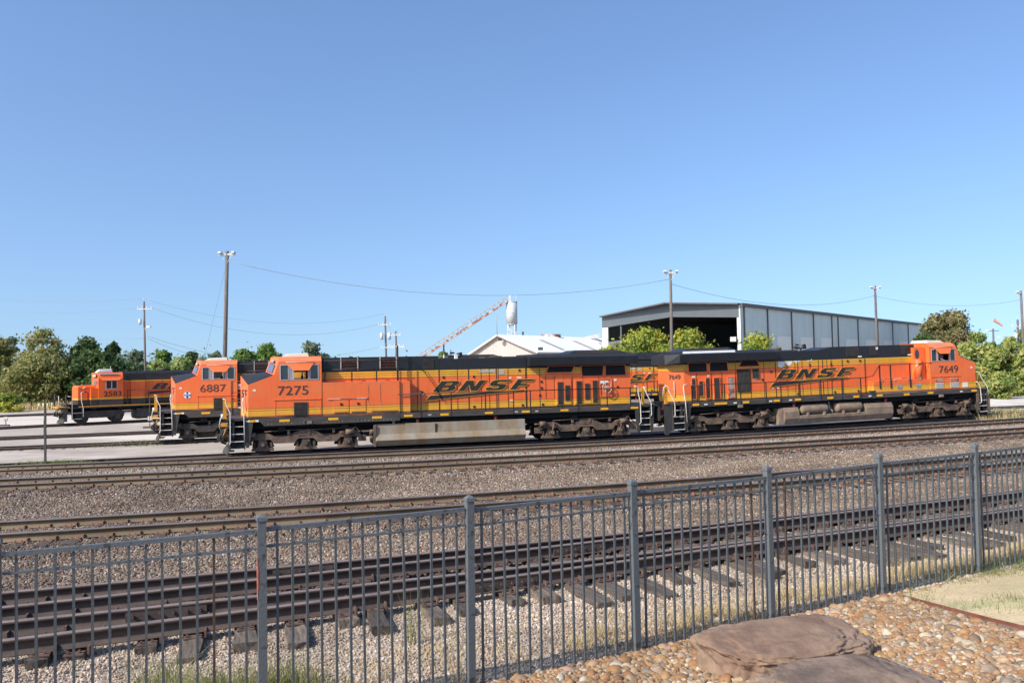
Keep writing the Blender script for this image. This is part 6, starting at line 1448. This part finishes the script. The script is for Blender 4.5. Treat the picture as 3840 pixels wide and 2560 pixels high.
m = MB(); m.cyl((0, 0, 0), (0, 0, t.z - YZ), .14, 8); m.box(-.9, .9, -.05, .05, t.z - YZ - .4, t.z - YZ - .3); part('post', m, M['pole'], o); m = MB(); m.box(-1.1, -.7, -.2, .2, t.z - YZ - .35, t.z - YZ - .15); m.box(.6, 1.0, -.2, .2, t.z - YZ - 1.4, t.z - YZ - 1.2); part('lamp_head', m, M['white'], o)
t = at(3725, 1200, 140); o = thing('windsock', 'faded pink windsock flying on a thin mast at right', 'windsock', (t.x, t.y, YZ))
m = MB(); m.cyl((0, 0, 0), (0, 0, t.z - YZ), .05, 8); part('mast', m, M['primer'], o)
M['sock'] = mat('faded_sock', (0.80, 0.42, 0.34), .8, .15, 3); m = MB(); m.cyl((.1, 0, t.z - YZ + .05), (1.55, 0, t.z - YZ - 1.0), .28, 12, .14, cap=False); part('sock', m, M['sock'], o)
def wire(name, a, b_, sag, label, r_=.016, n=24):
    a, b_ = Vector(a), Vector(b_); pts_ = []
    for i in range(n + 1): t = i / n; p = a.lerp(b_, t); p.z -= sag * 4 * t * (1 - t); pts_.append(tuple(p))
    m = MB(); m.tube(pts_, r_, 5); return tag(part(name, m, M['wire']), label, 'wire', 'overhead wires')
dz = lambda k, z, x=0: POLES[k] + Vector((x, 0, -z))
wire('overhead_wire', dz('A', .9, .3), dz('B', .85), 2.1, 'long sagging wire between the tall left pole and the pole before the shed', .02)
wire('overhead_wire', dz('B', 1.3), dz('C', 1.2), 1.6, 'wire from the pole before the shed to the next one right', .02)
wire('overhead_wire', dz('C', 1.3), dz('D', 1.2), 1.0, 'wire between the two right-hand floodlight poles', .02)
EE = POLES['E']; lf = at(-60, 1118, 118); 
wire('overhead_wire', EE + Vector((-.1, 0, .4)), at(-60, 1118, 112), .4, 'topmost thin wire leaving the left utility pole leftwards')
wire('overhead_wire', EE + Vector((-.7, 0, -.8)), at(-60, 1162, 112), .5, 'crossarm wire leaving the left utility pole leftwards')
wire('overhead_wire', EE + Vector((0, 0, -4.6)), at(-60, 1262, 112), .3, 'lowest wire leaving the left utility pole leftwards')
wire('overhead_wire', EE + Vector((.3, 0, -4.3)), at(1100, 1352, 116), .9, 'lower wire dropping right from the left utility pole', .018)
wire('overhead_wire', EE + Vector((.3, 0, -4.6)), at(980, 1356, 116), 1.0, 'lowest wire dropping right from the left utility pole', .018)
wire('overhead_wire', EE + Vector((1.0, 0, -.8)), POLES['F'] + Vector((-.8, 0, -1.1)), 2.4, 'crossarm wire between left and centre utility poles')
wire('overhead_wire', EE + Vector((-.1, 0, .4)), POLES['F'] + Vector((0, 0, .4)), 2.2, 'topmost wire between left and centre utility poles', .012)
wire('overhead_wire', POLES['F'] + Vector((-.6, 0, -4.4)), at(1000, 1366, 112), .3, 'low wire running left from the centre utility pole')
wire('overhead_wire', POLES['G'] + Vector((1.0, 0, -1.9)), at(1800, 1318, 95), 1.0, 'wire from the short pole toward the white building')
wire('overhead_wire', POLES['F'] + Vector((.4, 0, -1.0)), POLES['G'] + Vector((0, 0, -.4)), .3, 'short wire joining the two centre poles')
wire('overhead_wire', POLES['A'] + Vector((-.2, 0, -1.5)), at(765, 1345, 68), .0, 'thin guy wire dropping left of the tall left pole', .014)

# ------------------------------------------------------------------ trees
def foliage(blobs, n, size, seed, spread=.35, spread_=.62):
    """leaf-clump quads on the shells of many small ellipsoids -> vertices, quads."""
    r = np.random.default_rng(seed); W_ = np.array([b[3] * b[4] for b in blobs]); W_ = W_ / W_.sum(); idx = r.choice(len(blobs), n, p=W_)
    Bc = np.array([b[:3] for b in blobs])[idx]; Br = np.array([[b[3], b[3], b[4]] for b in blobs])[idx]
    d = r.normal(size=(n, 3)); d /= np.linalg.norm(d, axis=1)[:, None]; rad = 1 - spread * r.random(n) ** 1.3; rad *= 1 + .22 * r.normal(size=n)
    C = Bc + r.normal(size=(n, 3)) * Br * spread_
    d = (C - Bc) / (np.linalg.norm(C - Bc, axis=1)[:, None] + 1e-6)
    nr_ = d + .8 * r.normal(size=(n, 3)); nr_ /= np.linalg.norm(nr_, axis=1)[:, None]
    t = np.cross(nr_, r.normal(size=(n, 3))); t /= np.linalg.norm(t, axis=1)[:, None]; b2 = np.cross(nr_, t)
    s = size * (.6 + .8 * r.random(n))[:, None]; s2 = s * (.45 + .3 * r.random(n))[:, None]
    bend = nr_ * s * .25
    P = np.stack([C - t * s, C + b2 * s2 + bend * .3, C + t * s, C - b2 * s2 + bend * .3], axis=1)
    return P.reshape(-1, 3), np.arange(4 * n).reshape(-1, 4)
def tree(label, px0, px1, ptop, d, base_py=None, m='leaf_mid', n=7000, leaf=.30, low=.28, lumps=16, seed=1, gaps=.0, name='tree', group='trees behind the yard', trunk=True, zb=YZ, aspect=1.0):
    t = at((px0 + px1) / 2, ptop, d); H = t.z - zb; Wd = (px1 - px0) / F_PX * d / 2
    r = random.Random(seed); o = thing(name, label, 'bush' if name == 'bush' else 'tree', (t.x, t.y, zb), group=group)
    blobs = []; zl = H * low; ph = [r.uniform(0, 6.28) for _ in range(6)]; R0 = min(Wd, H * (1 - low) / 2)
    def env(t, a):     # crown outline: radius at relative height t and azimuth a
        base = sin(min(1, max(0, (t + .06) / 1.06)) ** .75 * pi) ** .6
        return Wd * base * (1 + .20 * sin(2 * a + ph[0] + 3 * t) + .16 * sin(3 * a + ph[1] - 5 * t) + .12 * sin(7 * t + ph[2]))
    for i in range(int(lumps * 2.4)):
        t = 1 - (1 - r.random()) ** .85 if i > 3 else (.97, .92, .88, .9)[i]; a_ = r.uniform(0, 6.28); k = r.uniform(.16, .30) * (1 - .3 * gaps)
        rr = env(t, a_) * sqrt(r.uniform(.12 if gaps < .5 else .3, 1)) * .88
        if i <= 3: rr = Wd * r.uniform(0, .3)
        zz = zl + (H - zl) * t * (1 - k * .25)
        blobs.append((rr * cos(a_), rr * sin(a_) * aspect, min(zz, H - k * R0 * .6), Wd * k * r.uniform(.9, 1.5), R0 * k * r.uniform(.7, 1.05)))
    V_, Q_ = foliage(blobs, n, leaf, seed, .8)
    me = quickmesh('crown', V_, Q_, M[m]); c = bpy.data.objects.new('crown', me); COL.objects.link(c); c.parent = o
    if trunk:
        mb = MB(); tr0 = max(.12, H * .022); fork = H * max(low, .2)
        mb.tube([(0, 0, 0), (r.uniform(-.1, .1), 0, fork * .5), (r.uniform(-.2, .2), 0, fork)], tr0, 8)
        for b_ in blobs[:max(6, lumps // 2)]:
            p0 = Vector((0, 0, fork * r.uniform(.75, 1))); p1 = Vector(b_[:3]); mid = p0.lerp(p1, .5) + Vector((0, 0, .08 * H * r.uniform(-.3, 1)))
            mb.cyl(tuple(p0), tuple(mid), tr0 * .6, 6, tr0 * .4); mb.cyl(tuple(mid), tuple(p1), tr0 * .4, 6, tr0 * .12)
        part('trunk', mb, M['bark'], o)
    return o
TL = [
 ('slender open-crowned olive tree, tallest at far left', 60, 255, 1232, 122, 'leaf_olive', 5200, .23, .16, 26, 1.0),
 ('olive tree cut by the left edge of the picture', -90, 62, 1268, 126, 'leaf_olive', 9000, .27, .08, 18, .4),
 ('thin grey-green treetop peeping over the far left trees', 10, 75, 1262, 140, 'leaf_grey', 2500, .28, .45, 9, .6),
 ('wide low olive tree filling the gap under the slender one', 20, 260, 1335, 118, 'leaf_olive', 12000, .25, .04, 22, .2),
 ('olive shrubby tree between the slender tree and the square-topped one', 215, 300, 1330, 124, 'leaf_olive', 5500, .25, .02, 14, .1),
 ('tall dark tree with a square top left of the small locomotive cab', 262, 392, 1264, 132, 'leaf_dark', 9500, .30, .15, 18, .3),
 ('narrow dark tree right of the square-topped one', 388, 456, 1274, 134, 'leaf_dark', 5500, .28, .15, 10, .2),
 ('broad dark green tree spreading behind the small locomotive', 248, 480, 1325, 120, 'leaf_dark', 14000, .27, .02, 22, .1),
 ('grey-green tree behind the left utility pole', 462, 560, 1318, 138, 'leaf_grey', 5500, .30, .1, 12, .4),
 ('pale willow-like tree with a soft rounded top', 545, 640, 1352, 112, 'leaf_pale', 7000, .24, .02, 14, .1),
 ('larger pale willow-like tree next right', 610, 728, 1338, 114, 'leaf_pale', 8500, .24, .02, 16, .1),
 ('dark treetop rising behind the pale willow-like trees', 568, 660, 1316, 146, 'leaf_mid', 5000, .32, .2, 12, .3),
 ('round dark tree just left of locomotive 6887 roof', 672, 760, 1317, 146, 'leaf_dark', 5500, .30, .15, 12, .2),
 ('small distant grey-green treetop left of the tall pole', 772, 850, 1320, 165, 'leaf_grey', 3200, .36, .3, 9, .3),
 ('leafy dark tree between cabs 6887 and 7275', 870, 965, 1306, 118, 'leaf_mid', 8500, .26, .15, 14, .1),
 ('taller leafy tree just left of cab 7275', 945, 1058, 1292, 120, 'leaf_mid', 9500, .26, .15, 14, .1),
 ('sparse airy tree above the roof of cab 7275', 1080, 1235, 1285, 125, 'leaf_grey', 5500, .28, .25, 16, .8),
 ('tiny distant treetop left of the conveyor foot', 1630, 1690, 1322, 150, 'leaf_mid', 2500, .30, .3, 8, .1),
 ('low yellow-green tree in front of the white building roof end', 2190, 2410, 1296, 80, 'leaf_yellow', 12000, .17, .02, 26, .1),
 ('tallest yellow-green tree, its crown left of the pole before the shed', 2310, 2545, 1232, 83, 'leaf_yellow', 15000, .17, .02, 28, .1),
 ('broad yellow-green tree right of the pole before the shed opening', 2460, 2668, 1240, 81, 'leaf_yellow', 15000, .17, .02, 28, .1),
 ('lower green fringe tree at the right of the yellow-green clump', 2560, 2705, 1300, 80, 'leaf_yellow', 8000, .17, .02, 18, .1),
 ('small bright green tree at the shed corner', 2736, 2935, 1260, 80, 'leaf_yellow', 9500, .17, .1, 18, .1),
 ('wispy brown and olive tree leaning at the shed far end', 3438, 3590, 1178, 128, 'leaf_brown', 8500, .24, .02, 26, .7),
 ('second wispy brown tree, right of its olive twin', 3480, 3660, 1160, 128.5, 'leaf_brown', 9000, .24, .02, 26, .6),
 ('dull brown bushy tree filling in under the two wispy brown trees', 3455, 3650, 1232, 126, 'leaf_brown', 9000, .24, .0, 22, .1),
 ('pale feathery tree between the brown trees and the windsock', 3620, 3715, 1243, 122, 'leaf_pale', 5500, .24, .1, 12, .2),
 ('dark bushy tree below the brown trees at the shed end', 3415, 3530, 1252, 112, 'leaf_dark', 7000, .25, .1, 14, .1),
 ('dark tree behind the utility pole at the right edge', 3800, 3900, 1232, 128, 'leaf_mid', 5000, .28, .2, 12, .2)]
for i, (lb, a, b_, tp, d, lf, n, lfz, low, lumps, gp_) in enumerate(TL): tree(lb, a, b_, tp, d, m=lf, n=n, leaf=lfz, low=low, lumps=lumps, seed=i + 3, gaps=gp_)
BL = [
 ('bright green leafy bush at the bottom of the far left trees', -30, 78, 1478, 98, 'leaf_yellow', 5500, .16, 8),
 ('yellow-green bush right behind the nose of locomotive 7649', 3575, 3690, 1275, 92, 'leaf_hedge', 9000, .20, 16),
 ('tall bush right of the nose, with pink-tipped leaves', 3660, 3775, 1285, 90, 'leaf_hedge', 10000, .20, 16),
 ('tall bush near the right edge below the windsock', 3735, 3830, 1258, 91, 'leaf_hedge', 9500, .20, 16),
 ('bush cut by the right edge of the picture', 3800, 3910, 1290, 89, 'leaf_hedge', 9000, .20, 16),
 ('lower bush beside the gravel road at the right', 3690, 3800, 1400, 84, 'leaf_hedge', 5000, .17, 10),
 ('dark bush half hidden by cab 7649', 3560, 3640, 1350, 95, 'leaf_mid', 6000, .20, 12)]
for i, (lb, a, b_, tp, d, lf, n, lfz, lumps) in enumerate(BL): tree(lb, a, b_, tp, d, m=lf, n=n, leaf=lfz, low=.0, lumps=lumps, seed=i + 60, name='bush', group='bushes at the yard edge', trunk=(i in (1, 3)))
tree('straggly pale bush poking above the hood of locomotive 7649', 3095, 3175, 1322, 78, m='leaf_pale', n=1500, leaf=.14, low=.1, lumps=9, seed=90, name='bush', group='bushes at the yard edge', trunk=False)
# distant wood closing the horizon
fw = []
rr_ = random.Random(5)
for i in range(230): x = -150 + i * 1.3 + rr_.uniform(-1, 1); fw.append((x, 178 + rr_.uniform(-10, 10), rr_.uniform(.6, 6.4 if x < -50 else 3.2), rr_.uniform(1.8, 3.6), rr_.uniform(1.8, 3.0)))
V_, Q_ = foliage(fw, 52000, .5, 5, .8); me = quickmesh('far_wood', V_, Q_, M['leaf_grey']); fo = bpy.data.objects.new('far_wood', me); COL.objects.link(fo); fo['kind'] = 'stuff'; tag(fo, 'grey-green far-off wood closing the horizon behind the yard', 'wood')
for px, py0, py1, lb, red in ((562, 1490, 1604, 'thin switch stand with a small red target left of locomotive 6887', .12), (22, 1572, 1596, 'low rusty switch stand on the yard gravel at the far left edge', .3)):
    d = 4.35 * F_PX / (py1 - (1370 + .0192 * (1920 - px))); b_ = at(px, py1, d); h = (py1 - py0) / F_PX * d; o = thing('switch_stand', lb, 'switch stand', (b_.x, b_.y, YZ))
    m = MB(); m.cyl((0, 0, 0), (0, 0, h), .035, 8); m.box(-.5, .3, -.1, .1, 0, .12); part('stand', m, M['truck_dark'], o)
    m = MB(); m.box(-.16, .16, -.02, .02, h * (.25 if px > 100 else .8), h * (.25 if px > 100 else .8) + .35); part('switch_target', m, M['rust'], o)
# cream bollards in the tan field
for wh, px in (('leftmost', 147), ('second', 163), ('third', 178), ('rightmost', 196)):
    p = at(px, 1522, 104); b = MB(); b.cyl((0, 0, 0), (0, 0, .75), .09, 8); o = part('bollard', b, M['lightpost']); o.location = (p.x, p.y, YZ)
    tag(o, wh + ' of four short cream posts in the tan grass left of the small locomotive', 'bollard', 'row of four cream posts in the tan grass')

# ------------------------------------------------------------------ grass and weeds
def blades(name, label, pts, hmin, hmax, wd, m, seed=0, lean=.35, cat='grass'):
    r = np.random.default_rng(seed); P = np.array(pts, dtype=float); n = len(P); h = r.uniform(hmin, hmax, n); a = r.uniform(0, 2 * pi, n)
    dx, dy = np.cos(a), np.sin(a); ln = r.normal(0, lean, n) * h; lm_ = r.normal(0, lean, n) * h; W_ = wd * r.uniform(.6, 1.3, n)
    b0 = P + np.stack([-dx * W_, -dy * W_, 0 * h], 1); b1 = P + np.stack([dx * W_, dy * W_, 0 * h], 1)
    mid = P + np.stack([ln * .35, lm_ * .35, h * .6], 1); m0 = mid + np.stack([-dx * W_ * .6, -dy * W_ * .6, 0 * h], 1); m1 = mid + np.stack([dx * W_ * .6, dy * W_ * .6, 0 * h], 1)
    t0 = P + np.stack([ln, lm_, h], 1); t1 = t0 + np.stack([dx * W_ * .15, dy * W_ * .15, 0 * h], 1)
    V_ = np.stack([b0, b1, m1, m0, t1, t0], 1).reshape(-1, 3); k = np.arange(n)[:, None] * 6
    Q_ = np.concatenate([k + np.array([[0, 1, 2, 3]]), k + np.array([[3, 2, 4, 5]])])
    o = bpy.data.objects.new(name, quickmesh(name, V_, Q_, M[m])); COL.objects.link(o); o['kind'] = 'stuff'; return tag(o, label, cat)
def tufts(centers, per, rad):
    out = []
    for (x, y, k) in centers:
        for _ in range(int(per * k)):
            xx, yy = x + random.gauss(0, rad), y + random.gauss(0, rad); out.append((xx, yy, gz(xx, yy)))
    return out
cs = []
for _ in range(190):
    x = random.uniform(.6, 8.5); t = random.random() ** .8; y = Yfen(x) + .12 + t * .9; cs.append((x, y, random.uniform(.3, 1) * (.5 + x * .1)))
for _ in range(60): x = random.uniform(-3.5, 2); y = Yfen(x) + random.uniform(.15, 2.0); cs.append((x, y, random.uniform(.1, .5)))
blades('dry_grass', 'straw-coloured dry grass tufts between fence and tie ends', tufts(cs, 60, .07), .03, .20, .0035, 'straw', 1, .9)
cs = [(6.0, 11.45, 3), (6.5, 11.7, 3), (5.6, 11.2, 1.5), (7.1, 11.9, 3), (6.3, 11.3, 2), (5.7, 10.7, 1.2), (6.3, 10.9, 1.5), (4.9, 10.3, .7), (4.65, 9.75, .7), (5.5, 9.2, 1), (5.35, 8.6, .8), (4.9, 9.0, .5), (6.9, 11.2, 2)]
blades('green_grass', 'fresh green grass around the right-hand fence posts and lawn', tufts(cs, 120, .16), .03, .12, .003, 'green_grass', 2, .5)
cs = [(-2.75, 7.7, 3), (-2.5, 7.45, 3.5), (-2.2, 7.9, 2.5), (-2.9, 7.3, 3), (-3.2, 7.5, 1.2), (-1.9, 7.6, 1), (-3.6, 8.3, .8), (-3.3, 8.1, .6)]
blades('weeds', 'yellow-green weeds growing between the ties at bottom left', tufts(cs, 150, .15), .06, .36, .0045, 'weed', 3, .45, 'weeds')
p = [(x, y) for x, y in ((-1.22, 9.35), (-1.15, 9.4))]
blades('tall_weed', 'tall branching green weed standing between two tie ends behind the fence', tufts([(a, b_, 1) for a, b_ in p], 14, .06), .35, .68, .004, 'weed', 4, .16, 'weed')
ys = []
for i in range(60): t = random.random(); ys.append((-21.6 + random.gauss(0, 1.1), 39.6 + random.gauss(0, .35), .6))
for i in range(60): x = random.uniform(-20, -13); ys.append((x, Y0(x) - 2.6 + random.gauss(0, .3), .2))
rs_ = [(x, random.uniform(47.5 + (x - 28) * .3, 57 + (x - 28) * .4), .8) for x in [random.uniform(29.5, 38) for _ in range(190)]]
blades('roadside_grass', 'pale dry and green tufts between the track and the gravel road at right', tufts(rs_[:110], 26, .3), .15, .5, .014, 'straw', 15, .4)
blades('roadside_grass', 'greener tufts mixed into the dry grass beside the gravel road at right', tufts(rs_[110:], 22, .3), .15, .5, .014, 'green_grass', 16, .4)
for i in range(40): x = random.uniform(-25, -19); ys.append((x, ystr(10.665)(x) - .2 + random.gauss(0, .7), .25))
for i in range(22): ys.append((random.uniform(-24, -21.5), random.uniform(49, 51.5), .2))
blades('yard_grass', 'sparse green and yellow grass along the yard tracks', tufts(ys, 30, .25), .06, .30, .014, 'green_grass', 5, .4)
fs = [(random.uniform(-75, -33), 0, 1) for _ in range(900)]; fs = [(x, 121 + (x + 75) * .12 - random.random() * 22, YZ) for x, _, _ in fs for k in range(8)]
blades('field_grass', 'tan standing grass before the far left trees', [(x + random.gauss(0, .8), y + random.gauss(0, .8), z) for x, y, z in fs], .3, .8, .05, 'straw', 6, .25)
